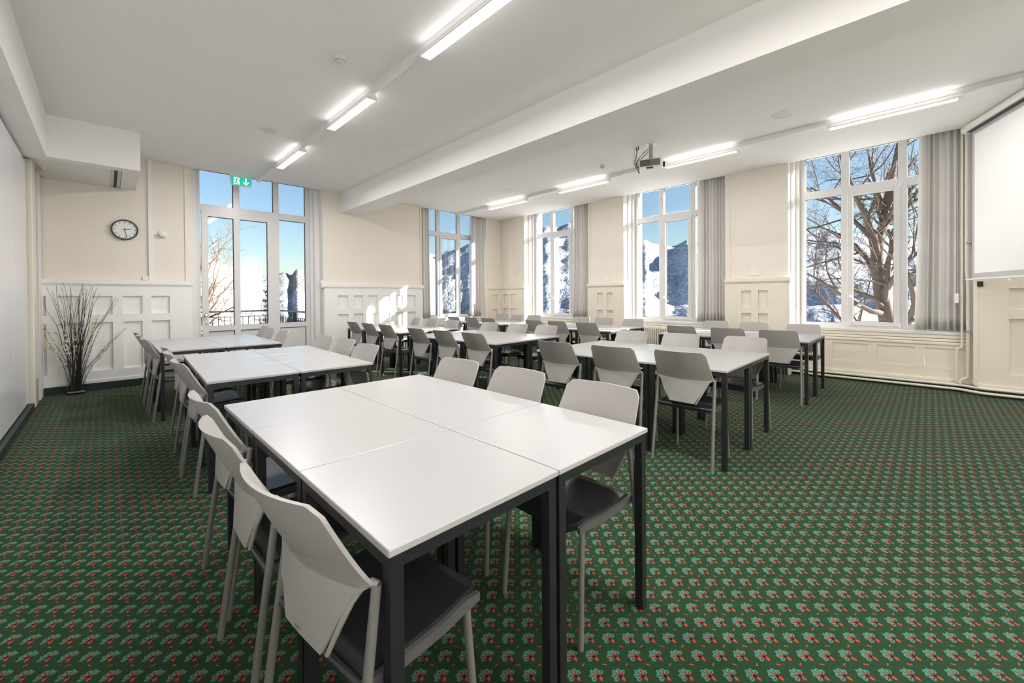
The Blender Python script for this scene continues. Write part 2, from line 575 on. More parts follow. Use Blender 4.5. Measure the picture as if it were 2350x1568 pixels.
for i, (a, b) in enumerate(FILL_WIN):
    wn = struct(empty('window_%d' % (5 + i), (a, YB, 0)), 'added curtained window in the near wall, for fill light')
    L_ = b - a
    nf = MB()
    for q in ((0, 0.07, 0.7, 3.3), (L_ - 0.07, L_, 0.7, 3.3), (L_ / 2 - 0.04, L_ / 2 + 0.04, 0.7, 3.3), (0.07, L_ - 0.07, 0.7, 0.78), (0.07, L_ - 0.07, 3.22, 3.3)):
        nf.box(q[0], q[1], -0.30, -0.22, q[2], q[3])
    nf.build('frame', 'pvc', wn)
    box('pane', 'glass', (0.07, L_ / 2 - 0.04, -0.265, -0.257, 0.78, 3.22), wn)
    box('pane', 'glass', (L_ / 2 + 0.04, L_ - 0.07, -0.265, -0.257, 0.78, 3.22), wn)
    cu = MB()
    for k in range(61):
        for z in (0.72, 3.29):
            cu.v.append((0.005 + (L_ - 0.01) * k / 60, -0.10 + 0.02 * math.sin(k * 1.05), z))
    cu.f = [(2 * k, 2 * k + 2, 2 * k + 3, 2 * k + 1) for k in range(60)]
    cu.build('fill_curtain', 'fill_sheer', wn, smooth='all', recalc=False)

P_T = (1.077, 1.345)
P_B = (0.276, 0.967)


def wainscot(wall, fn, a0, a1, cols, m, rows=(P_B, P_T), z0=0.0, z1=1.50, t=0.040):
    holes = [(c0, c1, r0, r1) for c0, c1 in cols for r0, r1 in rows]
    o = weld(holed(MB(), fn, a0, a1, z0, z1, -t, 0.001, holes).build('wainscot', m, wall))
    for c0, c1, r0, r1 in holes:                            # raised field inside each recess
        mb = MB()
        g = 0.0015
        mb.box(c0 + g, c1 - g, r0 + g, r1 - g, 0.0, 1.0)
        vs = []
        for a, z, d in mb.v:
            vs.append(fn(a, z, -0.003 if d < 0.5 else 0.0))
        mb.v = vs
        p = mb.build('panel', m, o)
    return o


def rail(wall, fn, a0, a1, m, e0=0.0, e1=0.0):
    mb = MB()
    for z0, z1, d in ((1.495, 1.515, -0.052), (1.515, 1.57, -0.066), (1.57, 1.578, -0.058)):
        p = [fn(a0 - e0, z0, d), fn(a1 + e1, z1, 0.001)]
        mb.box(p[0][0], p[1][0], p[0][1], p[1][1], z0, z1)
    return mb.build('dado_rail', m, wall, bevel=0.004)


def lowmould(wall, fn, a0, a1, m):
    p = [fn(a0, 0, -0.052), fn(a1, 0, 0.001)]
    MB().box(p[0][0], p[1][0], p[0][1], p[1][1], 0.105, 0.155).build('base_moulding', m, wall, bevel=0.006)


colsA = [(-0.600, -0.575), (-0.469, -0.262), (-0.147, 0.066), (0.178, 0.389), (0.496, 0.708)]
colsB = [(3.324, 3.523), (3.641, 3.837), (3.952, 4.158), (4.268, 4.468), (4.578, 4.778), (4.887, 5.091)]
wainscot(wall_far, fnY, XL + 0.03, WD - HWD, colsA, 'wainscot')
rail(wall_far, fnY, XL + 0.03, WD - HWD, 'wainscot', 0, 0.012)
lowmould(wall_far, fnY, XL + 0.03, WD - HWD, 'wainscot')
wainscot(wall_far, fnY, WD + HWD + 0.05, W0 - HWD, colsB, 'wainscot')
rail(wall_far, fnY, WD + HWD + 0.05, W0 - HWD, 'wainscot', 0.06, 0.02)
lowmould(wall_far, fnY, WD + HWD + 0.05, W0 - HWD, 'wainscot')
wainscot(wall_far, fnY, W0 + HWD, XW - 0.03, [(7.50, 7.66)], 'wainscot_cream')
rail(wall_far, fnY, W0 + HWD, XW - 0.03, 'wainscot_cream', 0.02, 0)
WIN = [6.465, 3.547, 0.585]
piers = [(6.465 + HWD, YD - 0.02, [(7.742, 7.942), (8.043, 8.233)]), (3.547 + HWD, 6.465 - HWD, [(4.80, 4.945), (5.055, 5.20)]), (0.585 + HWD, 3.547 - HWD, [(1.873, 2.016), (2.121, 2.270)])]
for a0, a1, cols in piers:
    wainscot(wall_right, fnX, a0, a1, cols, 'wainscot_cream', rows=((0.28, 0.986), (1.077, 1.37)))
    rail(wall_right, fnX, a0, a1, 'wainscot_cream', 0.025, 0.0)
    lowmould(wall_right, fnX, a0, a1, 'wainscot_cream')
    # lower pilaster of the window reveal that carries the rail round the corner
    MB().box(XW - 0.040, XW + 0.10, a0 - 0.030, a0 + 0.001, 0.0, 1.495).build('reveal_pilaster', 'white_paint', wall_right, bevel=0.004)
    MB().box(XW - 0.065, XW + 0.13, a0 - 0.055, a0 + 0.001, 1.495, 1.57).build('rail_return', 'white_paint', wall_right, bevel=0.02, seg=3)
wainscot(wall_right, fnX, YB, 0.585 - HWD, [(-0.686 - 0.56, -0.686), (-0.686 - 1.3, -0.686 - 0.74)], 'wainscot_cream', rows=((0.29, 0.975), (1.08, 1.347)), z1=2.0)
lowmould(wall_right, fnX, YB, 0.585 - HWD, 'wainscot_cream')
box('corner_bead', 'wainscot_cream', (XW - 0.056, XW + 0.02, 0.585 - HWD - 0.012, 0.585 - HWD + 0.028, 0.12, ZC), wall_right, bevel=0.012, seg=3)

struct(box('baseboard_far', 'baseboard', (XL + 0.02, WD - HWD, YD - 0.048, YD - 0.0402, 0, 0.108)), 'black skirting under the white wainscot of the far wall')
struct(box('baseboard_middle', 'baseboard', (WD + HWD + 0.05, W0 - HWD, YD - 0.048, YD - 0.0402, 0, 0.108)), 'black skirting between the glass door and the far window')
for i, (a0, a1, cols) in enumerate(piers):
    struct(box('baseboard_pier', 'baseboard', (XW - 0.048, XW - 0.0402, a0, a1, 0, 0.108)), ['black skirting in the far corner beside the window wall', 'black skirting between the far and the middle window', 'black skirting between the middle and the nearest window'][i])
struct(box('baseboard_right', 'baseboard', (XW - 0.050, XW - 0.0402, YB, 0.585 - HWD, 0, 0.108)), 'black skirting under the heating pipes near the screen')

trims = [('Y', WD - HWD - 0.078, WD - HWD - 0.040, 'vertical cream strip left of the glass door'), ('Y', WD + HWD + 0.04, WD + HWD + 0.075, 'vertical cream strip right of the glass door'),
         ('Y', W0 - HWD - 0.045, W0 - HWD - 0.008, 'vertical cream strip left of the far window'),
         ('X', 6.465 - HWD - 0.05, 6.465 - HWD - 0.005, 'vertical cream strip right of the far window in the window wall'), ('X', 3.547 - HWD - 0.075, 3.547 - HWD - 0.005, 'vertical cream strip right of the middle window')]
for i, (wl, a0, a1, lb) in enumerate(trims):
    b = (a0, a1, YD - 0.018, YD + 0.001, 1.576, ZC) if wl == 'Y' else (XW - 0.018, XW + 0.001, a0, a1, 1.576, ZC)
    struct(box('trim_%d' % (i + 1), 'paper' if i else 'wainscot_cream', b, bevel=0.006), lb)
struct(box('trim_6', 'wainscot_cream', (XW - 0.02, XW + 0.001, 7.885, 7.970, 1.576, ZC), bevel=0.006), 'vertical cream strip in the far corner of the window wall')


# ---------------------------------------------------------------- windows
def wbox(fn, a0, a1, d0, d1, z0, z1, mb=None):
    mb = mb or MB()
    p, q = fn(a0, z0, d0), fn(a1, z1, d1)
    return mb.box(p[0], q[0], p[1], q[1], z0, z1)


FD = 0.31                                                    # frame face depth behind the wall plane


def jambs(fn, c, wall, m='white_paint', z0=0.0, lo=-HWD, hi=HWD):
    for s, e in ((-1, lo), (1, hi)):
        wbox(fn, c + e, c + s * 0.955, 0.16, 0.30, z0, ZH, MB()).build('jamb', m, wall, bevel=0.008)
        wbox(fn, c + e, c + s * 0.905, 0.26, 0.61, z0, ZH, MB()).build('outer_jamb', m, wall)
        wbox(fn, c + e, c + e - s * 0.004, 0.002, 0.17, 1.578, ZH, MB()).build('reveal_lining', m, wall)
    wbox(fn, c + lo, c + hi, 0.0, 0.61, ZH - 0.004, ZH, MB()).build('head_lining', m, wall)


def window_unit(n, fn, c, wall, label, apron_m, handle_side=1, panels=True):
    jambs(fn, c, wall, z0=0.60)
    root = struct(empty('window_%d' % n, fn(c, 0.0, FD)), label)
    inv = Vector(fn(c, 0.0, FD))
    g = lambda a, z, d: Vector(fn(c + a, z, d)) - inv
    P = lambda a0, a1, d0, d1, z0, z1, mb=None: wbox(g, a0, a1, d0, d1, z0, z1, mb)
    fr = MB()
    for s in (-1, 1):
        P(s * 0.83, s * 0.91, FD, FD + 0.08, 0.78, ZH, fr)
        P(s * 0.272, s * 0.372, FD, FD + 0.08, 0.78, ZH, fr)
    P(-0.91, 0.91, FD + 0.001, FD + 0.079, 0.78, 0.85, fr)
    P(-0.91, 0.91, FD + 0.001, FD + 0.079, 2.84, 2.955, fr)
    P(-0.91, 0.91, FD + 0.001, FD + 0.079, 3.50, ZH, fr)
    fr.build('frame', 'pvc', root, bevel=0.004, seg=1)
    sash = MB()
    for s in (-1, 1):
        P(s * 0.228, s * 0.296, FD - 0.022, FD + 0.05, 0.815, 2.865, sash)
    P(-0.2275, 0.2275, FD - 0.021, FD + 0.049, 0.816, 0.875, sash)
    P(-0.2275, 0.2275, FD - 0.021, FD + 0.049, 2.80, 2.864, sash)
    so = sash.build('sash', 'pvc', root, bevel=0.004, seg=1)
    hs = handle_side
    hd = MB()
    P(hs * 0.262 - 0.013, hs * 0.262 + 0.013, FD - 0.034, FD - 0.020, 1.22, 1.29, hd)
    p0 = g(hs * 0.262, 1.255, FD - 0.045)
    p1 = g(hs * 0.262, 1.255, FD - 0.030)
    hd.tube([p1, p0], 0.009, 8)
    hd.tube([p0, g(hs * 0.262 - hs * 0.105, 1.175, FD - 0.047)], 0.010, 8)
    hd.build('handle', 'plastic_white', so, smooth=True)
    bead = MB()
    for a0, a1 in ((-0.83, -0.372), (0.372, 0.83)):
        for z0, z1 in ((0.85, 2.84), (2.955, 3.50)):
            for q in ((a0, a0 + 0.006, z0, z1), (a1 - 0.006, a1, z0, z1), (a0, a1, z0, z0 + 0.006), (a0, a1, z1 - 0.006, z1)):
                P(q[0], q[1], FD + 0.030, FD + 0.036, q[2], q[3], bead)
    for z0, z1, a in ((0.875, 2.80, 0.228), (2.955, 3.50, 0.272)):
        for q in ((-a, -a + 0.006, z0, z1), (a - 0.006, a, z0, z1), (-a, a, z0, z0 + 0.006), (-a, a, z1 - 0.006, z1)):
            P(q[0], q[1], FD + 0.030, FD + 0.036, q[2], q[3], bead)
    bead.build('glazing_bead', 'gasket', root)
    for a0, a1, z0, z1 in ((-0.83, -0.372, 0.85, 2.84), (-0.228, 0.228, 0.875, 2.80), (0.372, 0.83, 0.85, 2.84), (-0.83, -0.372, 2.955, 3.50), (-0.272, 0.272, 2.955, 3.50), (0.372, 0.83, 2.955, 3.50)):
        P(a0, a1, FD + 0.036, FD + 0.044, z0, z1).build('pane', 'glass', root)
    for s in (-1, 1):
        P(-0.292 - 0.010, -0.292 + 0.006, FD - 0.030, FD - 0.018, 0.80 if s < 0 else 2.83, 0.87 if s < 0 else 2.90).build('hinge', 'plastic_white', root)
    # sill, mouldings and apron below
    P(-HWD, HWD, 0.155, 0.61, 0.735, 0.78).build('sill', 'white_paint', root, bevel=0.006)
    ap = MB()
    for z0, z1, d in ((0.685, 0.735, 0.165), (0.645, 0.680, 0.145), (0.600, 0.640, 0.125)):
        P(-HWD, HWD, d, 0.40, z0, z1, ap)
    ap.build('apron_moulding', apron_m, root, bevel=0.008)
    cols = [(0.55, 0.95), (0.047, 0.456), (-0.453, -0.049), (-0.95, -0.545)] if panels else []
    ho = [(a, b, 0.285, 0.555) for a, b in cols]
    a_o = weld(holed(MB(), g, -HWD, HWD, 0.0, 0.600, 0.14, 0.60, ho).build('apron', apron_m, root))
    for a, b, z0, z1 in ho:
        P(a + 0.001, b - 0.001, 0.154, 0.17, z0 + 0.001, z1 - 0.001).build('panel', apron_m, a_o)
        for zz in (0.30, 0.535):
            P(b + 0.035, b + 0.052, 0.136, 0.1405, zz - 0.03, zz + 0.03).build('turn_button', 'pipe', a_o)
    P(-HWD, HWD, 0.118, 0.141, 0.105, 0.15).build('base_moulding', apron_m, root, bevel=0.006)
    P(-HWD, HWD, 0.13, 0.141, 0.0, 0.104).build('kick_board', 'baseboard', root)
    return root


window_unit(1, fnY, W0, wall_far, 'tall white window in the far wall with a curtain on each side', 'wainscot', handle_side=1, panels=False)
window_unit(2, fnX, WIN[0], wall_right, 'tall white window of the window wall farthest from the camera', 'wainscot_cream', 1, False)
window_unit(3, fnX, WIN[1], wall_right, 'tall white window above the radiator, middle of the window wall', 'wainscot_cream', 1, False)
window_unit(4, fnX, WIN[2], wall_right, 'tall white window nearest the screen with a bare tree behind it', 'wainscot_cream', 1, True)

# glass door to the terrace
jambs(fnY, WD, wall_far, hi=HWD + 0.04)
door = struct(empty('door_1', fnY(WD, 0, FD)), 'white glazed terrace door with side light and top lights')
dv = Vector(fnY(WD, 0, FD))
gD = lambda a, z, d: Vector((a, YD + d, z)) - dv
PD = lambda a0, a1, d0, d1, z0, z1, mb=None: wbox(gD, a0, a1, d0, d1, z0, z1, mb)
fr = MB()
PD(1.075, 1.149, FD, FD + 0.08, 0.0, ZH, fr)
PD(1.627, 1.723, FD, FD + 0.08, 2.80, ZH, fr)
PD(2.264, 2.357, FD, FD + 0.08, 0.0, ZH, fr)
PD(2.828, 2.910, FD, FD + 0.08, 0.0, ZH, fr)
PD(1.08, 2.90, FD + 0.001, FD + 0.079, 2.79, 2.915, fr)
PD(1.08, 2.90, FD + 0.001, FD + 0.079, 3.50, ZH, fr)
PD(2.31, 2.90, FD + 0.001, FD + 0.079, 0.735, 0.83, fr)
PD(1.08, 2.90, FD + 0.001, FD + 0.079, 0.0, 0.03, fr)
PD(2.31, 2.90, FD + 0.001, FD + 0.079, 0.03, 0.12, fr)
fr.build('frame', 'pvc', door, bevel=0.004, seg=1)
lf = MB()
for a0, a1 in ((1.165, 1.254), (1.626, 1.719), (2.157, 2.268)):
    PD(a0, a1, FD - 0.020, FD + 0.05, 0.035, 2.80, lf)
for z0, z1 in ((0.036, 0.15), (0.735, 0.824), (2.712, 2.799)):
    PD(1.17, 2.26, FD - 0.0195, FD + 0.049, z0, z1, lf)
leaf_o = lf.build('leaf', 'pvc', door, bevel=0.003, seg=1)
for a0, a1 in ((1.254, 1.626), (1.719, 2.157)):
    PD(a0, a1, FD + 0.01, FD + 0.03, 0.15, 0.735).build('panel', 'pvc', leaf_o)
PD(2.357, 2.828, FD + 0.02, FD + 0.04, 0.12, 0.735).build('panel', 'pvc', door)
bead = MB()
for a0, a1, z0, z1, d in ((1.254, 1.626, 0.824, 2.712, 0.012), (1.719, 2.157, 0.824, 2.712, 0.012), (2.357, 2.828, 0.83, 2.79, 0.03), (1.149, 1.627, 2.915, 3.5, 0.03), (1.723, 2.264, 2.915, 3.5, 0.03), (2.357, 2.828, 2.915, 3.5, 0.03),
                          (1.254, 1.626, 0.15, 0.735, 0.0), (1.719, 2.157, 0.15, 0.735, 0.0), (2.357, 2.828, 0.12, 0.735, 0.012)):
    for q in ((a0, a0 + 0.004, z0, z1), (a1 - 0.010, a1, z0, z1), (a0, a1, z0, z0 + 0.004), (a0, a1, z1 - 0.008, z1)):
        PD(q[0], q[1], FD + d, FD + d + 0.008, q[2], q[3], bead)
bead.build('glazing_bead', 'gasket', door)
for a0, a1, z0, z1, d in ((1.254, 1.626, 0.824, 2.712, 0.02), (1.719, 2.157, 0.824, 2.712, 0.02), (2.357, 2.828, 0.83, 2.79, 0.036), (1.149, 1.627, 2.915, 3.5, 0.036), (1.723, 2.264, 2.915, 3.5, 0.036), (2.357, 2.828, 2.915, 3.5, 0.036)):
    PD(a0, a1, FD + d, FD + d + 0.008, z0, z1).build('pane', 'glass', door)
hd = MB()
hd.lathe([(0.026, 0.0), (0.026, 0.008), (0.012, 0.012), (0.011, 0.035), (0.024, 0.042), (0.027, 0.06), (0.018, 0.068)], 20)
hd.v = [gD(1.210, 1.02, FD - 0.020) + Vector((p[0], -p[2], p[1])) for p in hd.v]
hd.build('knob', 'brass', leaf_o, smooth=True)
hd = MB()
hd.lathe([(0.011, 0.0), (0.011, 0.012), (0.008, 0.014)], 14)
hd.v = [gD(1.214, 0.875, FD - 0.020) + Vector((p[0], -p[2], p[1] * 1.9)) for p in hd.v]
hd.build('lock', 'brass', leaf_o, smooth=True)

# ---------------------------------------------------------------- tables
U = 0.59


def make_table():
    t = empty('square_table')
    h = U / 2 - 0.0015
    MB().box(-h, h, -h, h, 0.722, 0.740).build('table_top', 'table_top', t, bevel=0.003)
    i = h - 0.006
    fr = MB()
    fr.box(-i + 0.034, i - 0.034, -i, -i + 0.018, 0.690, 0.7215)
    fr.box(-i + 0.034, i - 0.034, i - 0.018, i, 0.690, 0.7215)
    fr.box(-i, -i + 0.018, -i + 0.034, i - 0.034, 0.690, 0.7215)
    fr.box(i - 0.018, i, -i + 0.034, i - 0.034, 0.690, 0.7215)
    fr.build('apron_frame', 'black_steel', t)
    for sx in (-1, 1):
        for sy in (-1, 1):
            MB().box(sx * (i - 0.035), sx * i, sy * (i - 0.035), sy * i, 0.0, 0.7215).build('leg', 'black_steel', t, bevel=0.0025)
    return t


ROW = {'L': 'left row', 'M': 'middle row', 'W': 'window row'}
BLK = {1: 'nearest', 2: 'second', 3: 'farthest'}
# (row, block, corner x, corner y, turn, unit x, unit y)
BLOCKS = [('L', 1, 0.424, 0.812, 0.0, 0.581, 0.5787), ('L', 2, 0.463, 3.332, -2.1, 0.569, 0.601), ('L', 3, 0.392, 5.676, -0.3, 0.585, 0.592),
          ('M', 1, 3.183, 1.020, 1.2, 0.624, 0.605), ('M', 2, 3.221, 3.551, 2.5, 0.638, 0.60), ('M', 3, 3.242, 5.784, 1.6, 0.585, 0.61),
          ('W', 1, 5.794, 0.977, 0.8, 0.605, 0.605), ('W', 2, 5.60, 3.530, 0.8, 0.60, 0.60), ('W', 3, 5.60, 5.980, 0.5, 0.60, 0.59)]
ORD = ['nearest', 'middle', 'farthest']
t0 = make_table()
first = True
for row, blk, x0, y0, rot, ux, uy in BLOCKS:
    ca, sa = math.cos(R(rot)), math.sin(R(rot))
    for i in range(2):
        for j in range(3):
            t = t0 if first else copy_tree(t0)
            first = False
            px, py = (i + 0.5) * ux, (j + 0.5) * uy
            t.location = (x0 + px * ca - py * sa, y0 + px * sa + py * ca, 0)
            t.rotation_euler = (0, 0, R(rot))
            t.scale = (ux / U, uy / U, 1)
            tag(t, 'white-topped black-legged table, %s on the %s side of the %s\'s %s block' % (ORD[j], ['partition', 'window'][i], ROW[row], BLK[blk]), 'table', 'square white tables of the %s' % ROW[row])


# ---------------------------------------------------------------- chairs
def shell_mesh(front, nu, nv, th, thdir):
    """grid patch front(s, v) thickened by th along thdir"""
    mb = MB()
    F = [[Vector(front(-1 + 2 * i / nu, j / nv)) for i in range(nu + 1)] for j in range(nv + 1)]
    B = [[p - Vector(thdir) * th for p in r_] for r_ in F]
    n1 = (nu + 1) * (nv + 1)
    mb.v = [tuple(p) for r_ in F for p in r_] + [tuple(p) for r_ in B for p in r_]
    I = lambda i, j: j * (nu + 1) + i
    for j in range(nv):
        for i in range(nu):
            q = (I(i, j), I(i + 1, j), I(i + 1, j + 1), I(i, j + 1))
            mb.f.append(q)
            mb.f.append(tuple(n1 + k for k in reversed(q)))
    bd = [I(i, 0) for i in range(nu + 1)] + [I(nu, j) for j in range(1, nv + 1)] + [I(i, nv) for i in range(nu - 1, -1, -1)] + [I(0, j) for j in range(nv - 1, 0, -1)]
    for k in range(len(bd)):
        a, b = bd[k], bd[(k + 1) % len(bd)]
        mb.f.append((a, n1 + a, n1 + b, b))
    return mb


def back_x(y, z):
    """x of the chair back surface: corners forward, middle bowed to the rear, leaning back towards the top"""
    lean = -0.118 - 0.107 * max(0.0, (z - 0.655) / 0.21) ** 0.85 if z >= 0.655 else -0.118 - 0.012 * (0.655 - z) / 0.18
    bow = 0.050 * (1 - (y / 0.215) ** 2)
    return lean - bow


def make_chair():
    t = empty('stacking_chair')

    def upper(s, v):
        w = 0.215 - 0.017 * v
        y = s * w
        zt = 0.868
        if abs(s) > 0.86:
            q = (abs(s) - 0.86) / 0.14
            zt -= 0.026 * (1 - math.sqrt(max(0, 1 - q * q)))
        zb = 0.640 + 0.014 * s * s
        z = zb + (zt - zb) * v
        return (back_x(y, z), y, z)
    bk = shell_mesh(upper, 18, 8, 0.010, (1, 0, 0)).build('backrest', 'chair_grey', t, smooth='all')
    for p in bk.data.polygons:
        p.use_smooth = True
    bk.data.set_sharp_from_angle(angle=R(50))

    def lower(s, v):
        z = 0.474 + (0.652 - 0.474) * v
        w = 0.090 + 0.090 * (v / 0.88) if v < 0.88 else 0.180 + 0.030 * ((v - 0.88) / 0.12) ** 2
        y = s * w
        x = back_x(y * 0.95, z) - 0.004 + 0.012 * (1 - v) * (1 - s * s * 0.5)
        return (x - 0.004, y, z)
    lp = shell_mesh(lower, 10, 10, 0.009, (1, 0, 0)).build('back_panel', 'chair_grey', t, smooth='all')
    lp.data.set_sharp_from_angle(angle=R(50))
    box('stamp', 'chair_tube', (-0.1975, -0.1955, -0.020, 0.004, 0.505, 0.508), lp)
    # seat shell
    NX, NY = 14, 12

    def seat(s, v):
        x = -0.150 + 0.385 * v
        w = 0.196 + 0.008 * math.sin(math.pi * v)
        if v > 0.85:
            q = (v - 0.85) / 0.15
            w -= 0.035 * (1 - math.sqrt(max(0, 1 - q * q)))
        y = s * w
        z = 0.462 - 0.012 * math.sin(math.pi * min(1, v * 1.15)) * (1 - 0.35 * s * s) + 0.010 * v
        if v > 0.80:
            z -= 0.028 * ((v - 0.80) / 0.20) ** 2
        if v < 0.10:
            z -= 0.022 * (1 - v / 0.10) ** 2
        return (x, y, z)
    se = shell_mesh(seat, NY, NX, 0.026, (0, 0, 1)).build('seat', 'seat', t, smooth='all')
    se.data.set_sharp_from_angle(angle=R(50))
    for s in (-1, 1):
        mb = MB()
        prof = [(-0.150, 0.424, 0.452), (-0.06, 0.418, 0.446), (0.08, 0.418, 0.448), (0.16, 0.424, 0.456), (0.215, 0.424, 0.448)]
        vs = []
        for x, zb, zt in prof:
            yo = 0.2035 + 0.006 * math.sin(math.pi * (x + 0.15) / 0.37)
            vs += [(x, s * (yo - 0.006), zb), (x, s * (yo + 0.008), zb), (x, s * (yo + 0.008), zt), (x, s * (yo - 0.006), zt)]
        fs = [(0, 3, 2, 1), tuple(4 * (len(prof) - 1) + k for k in range(4))]
        for i in range(len(prof) - 1):
            for k in range(4):
                k2 = (k + 1) % 4
                fs.append((4 * i + k, 4 * i + k2, 4 * i + 4 + k2, 4 * i + 4 + k))
        mb.add(vs, fs).build('side_rail', 'seat_rail', t, smooth=True)
        MB().tube([(-0.205, s * 0.228, 0.0), (-0.1175, s * 0.2165, 0.655)], 0.0115, 12).build('leg', 'chair_tube', t, smooth=True)
        MB().tube([(0.208, s * 0.205, 0.0), (0.178, s * 0.192, 0.434)], 0.0115, 12).build('leg', 'chair_tube', t, smooth=True)
        # arm that ties the leg head to the back panel
        MB().tube([(-0.116, s * 0.2165, 0.650), (-0.122, s * 0.205, 0.656), (-0.135, s * 0.188, 0.648), (-0.150, s * 0.172, 0.615), (-0.163, s * 0.143, 0.555), (-0.170, s * 0.098, 0.470)], [0.011, 0.010, 0.009, 0.007, 0.007, 0.006], 8).build('back_strut', 'chair_grey', t, smooth=True)
    MB().tube([(-0.142, -0.205, 0.437), (-0.150, 0.0, 0.437), (-0.142, 0.205, 0.437)], 0.0125, 10).build('rear_crossbar', 'seat', t, smooth=True)
    return t


# top edge of each chair back on the floor plan: (row, block, side, [(mid x, mid y, turn)])  side P = partition side, W = window side
CH = [('L', 1, 'P', [(0.286, 1.055, 6.5), (0.272, 1.650, -0.5), (0.308, 2.145, 2.0)]),
      ('L', 1, 'W', [(1.648, 1.085, -1.0), (1.668, 1.645, 0.5), (1.662, 2.166, 1.5)]),
      ('L', 2, 'P', [(0.366, 3.545, 2.5), (0.373, 4.215, -1.0), (0.396, 4.720, -1.0)]),
      ('L', 2, 'W', [(1.650, 3.500, 2.5), (1.719, 4.055, -2.0), (1.724, 4.630, 4.0)]),
      ('L', 3, 'P', [(0.315, 5.862, 1.0), (0.300, 6.480, 0.0), (0.300, 7.060, 0.0)]),
      ('L', 3, 'W', [(1.631, 5.848, -1.0), (1.628, 6.354, 0.0), (1.705, 7.060, 0.0)]),
      ('M', 1, 'P', [(3.077, 1.323, 0.0), (3.020, 1.867, 4.0), (2.998, 2.421, 2.5)]),
      ('M', 1, 'W', [(4.539, 1.275, -3.5), (4.500, 1.916, 1.0), (4.500, 2.506, 3.0)]),
      ('M', 2, 'P', [(3.085, 3.779, 2.0), (3.070, 4.319, 1.0), (3.050, 4.970, 1.0)]),
      ('M', 2, 'W', [(4.600, 3.940, 1.0), (4.540, 4.471, 2.0), (4.540, 5.130, 1.0)]),
      ('M', 3, 'P', [(3.135, 6.000, 2.0), (3.135, 6.597, 2.0), (3.140, 7.193, 2.0)]),
      ('M', 3, 'W', [(4.545, 6.183, 2.0), (4.545, 6.805, 1.0), (4.550, 7.360, 1.0)]),
      ('W', 1, 'P', [(5.695, 1.262, 4.0), (5.690, 1.819, 4.0), (5.715, 2.436, -1.0)]),
      ('W', 1, 'W', [(7.060, 1.255, 1.5), (7.130, 1.899, 1.5), (7.190, 2.474, 3.0)]),
      ('W', 2, 'P', [(5.500, 3.875, 1.0), (5.505, 4.505, -1.0), (5.515, 5.033, 0.0)]),
      ('W', 2, 'W', [(6.900, 3.820, 2.0), (6.960, 4.483, 1.0), (7.000, 5.050, 2.0)]),
      ('W', 3, 'P', [(5.490, 6.267, 1.0), (5.490, 6.778, 1.0), (5.470, 7.255, 1.0)]),
      ('W', 3, 'W', [(6.925, 6.310, 0.0), (6.930, 6.850, 0.0), (7.000, 7.440, 2.0)])]
c0 = make_chair()
first = True
for row, blk, side, spots in CH:
    for j, (mx, my, tr) in enumerate(spots):
        ch = c0 if first else copy_tree(c0)
        first = False
        _, _, bx0, by0, brot, bux, buy = next(b for b in BLOCKS if b[0] == row and b[1] == blk)
        mid = by0 + (j + 0.5) * buy + (0 if side == 'P' else 2 * bux * math.sin(R(brot)))
        my = mid + max(-0.06, min(0.06, my - mid))           # between its table's legs
        ang = R(tr) + (0 if side == 'P' else math.pi)
        off = 0.224
        ch.location = (mx + off * math.cos(ang), my + off * math.sin(ang), 0)
        ch.rotation_euler = (0, 0, ang)
        tag(ch, 'grey plastic chair, %s on the %s side of the %s\'s %s table block' % (ORD[j], 'partition' if side == 'P' else 'window', ROW[row], BLK[blk]), 'chair', 'grey stacking chairs of the %s' % ROW[row])


# ---------------------------------------------------------------- curtains
def curtain(fn, a_edge, a_wall, d, z0, label, folds, wide=0.0, seed=1):
    rnd = random.Random(seed)
    n, nz = 120, 14
    mb = MB()
    span = a_wall - a_edge
    ph = [rnd.uniform(-0.5, 0.5) for _ in range(8)]
    for j in range(nz + 1):
        v = j / nz
        z = z0 + (ZH - 0.02 - z0) * v
        for i in range(n + 1):
            u = i / n
            uu = u ** (1.0 + 0.25 * wide)
            # first pleat broad and flat, the rest tight
            if wide and u < 0.28:
                amp, k = 0.015, 0.0
                w_ = math.sin(u / 0.28 * math.pi) * 0.045
            else:
                t = (u - (0.28 if wide else 0)) / (0.72 if wide else 1)
                w_ = 0.036 * math.sin(t * folds * 2 * math.pi + ph[0] + 0.9 * math.sin(t * 7 + ph[1])) * (0.75 + 0.25 * math.sin(t * 11 + ph[2]))
            sway = 0.03 * span * math.sin(v * 2.6 + ph[3] * 2) * (1 - u)
            spread = 1.0 + 0.10 * (1 - v) * (1 - u)
            a = a_wall - (a_wall - (a_edge + span * uu)) * spread + sway
            mb.v.append(fn(a, z, d - w_ * (0.8 + 0.3 * (1 - v))))
    for j in range(nz):
        for i in range(n):
            q = j * (n + 1) + i
            mb.f.append((q, q + 1, q + n + 2, q + n + 1))
    o = mb.build('curtain', 'curtain', None, smooth='all', recalc=False)
    so = o.modifiers.new('thickness', 'SOLIDIFY')
    so.thickness = 0.004
    tag(o, label, 'curtain', 'grey curtains')
    return o


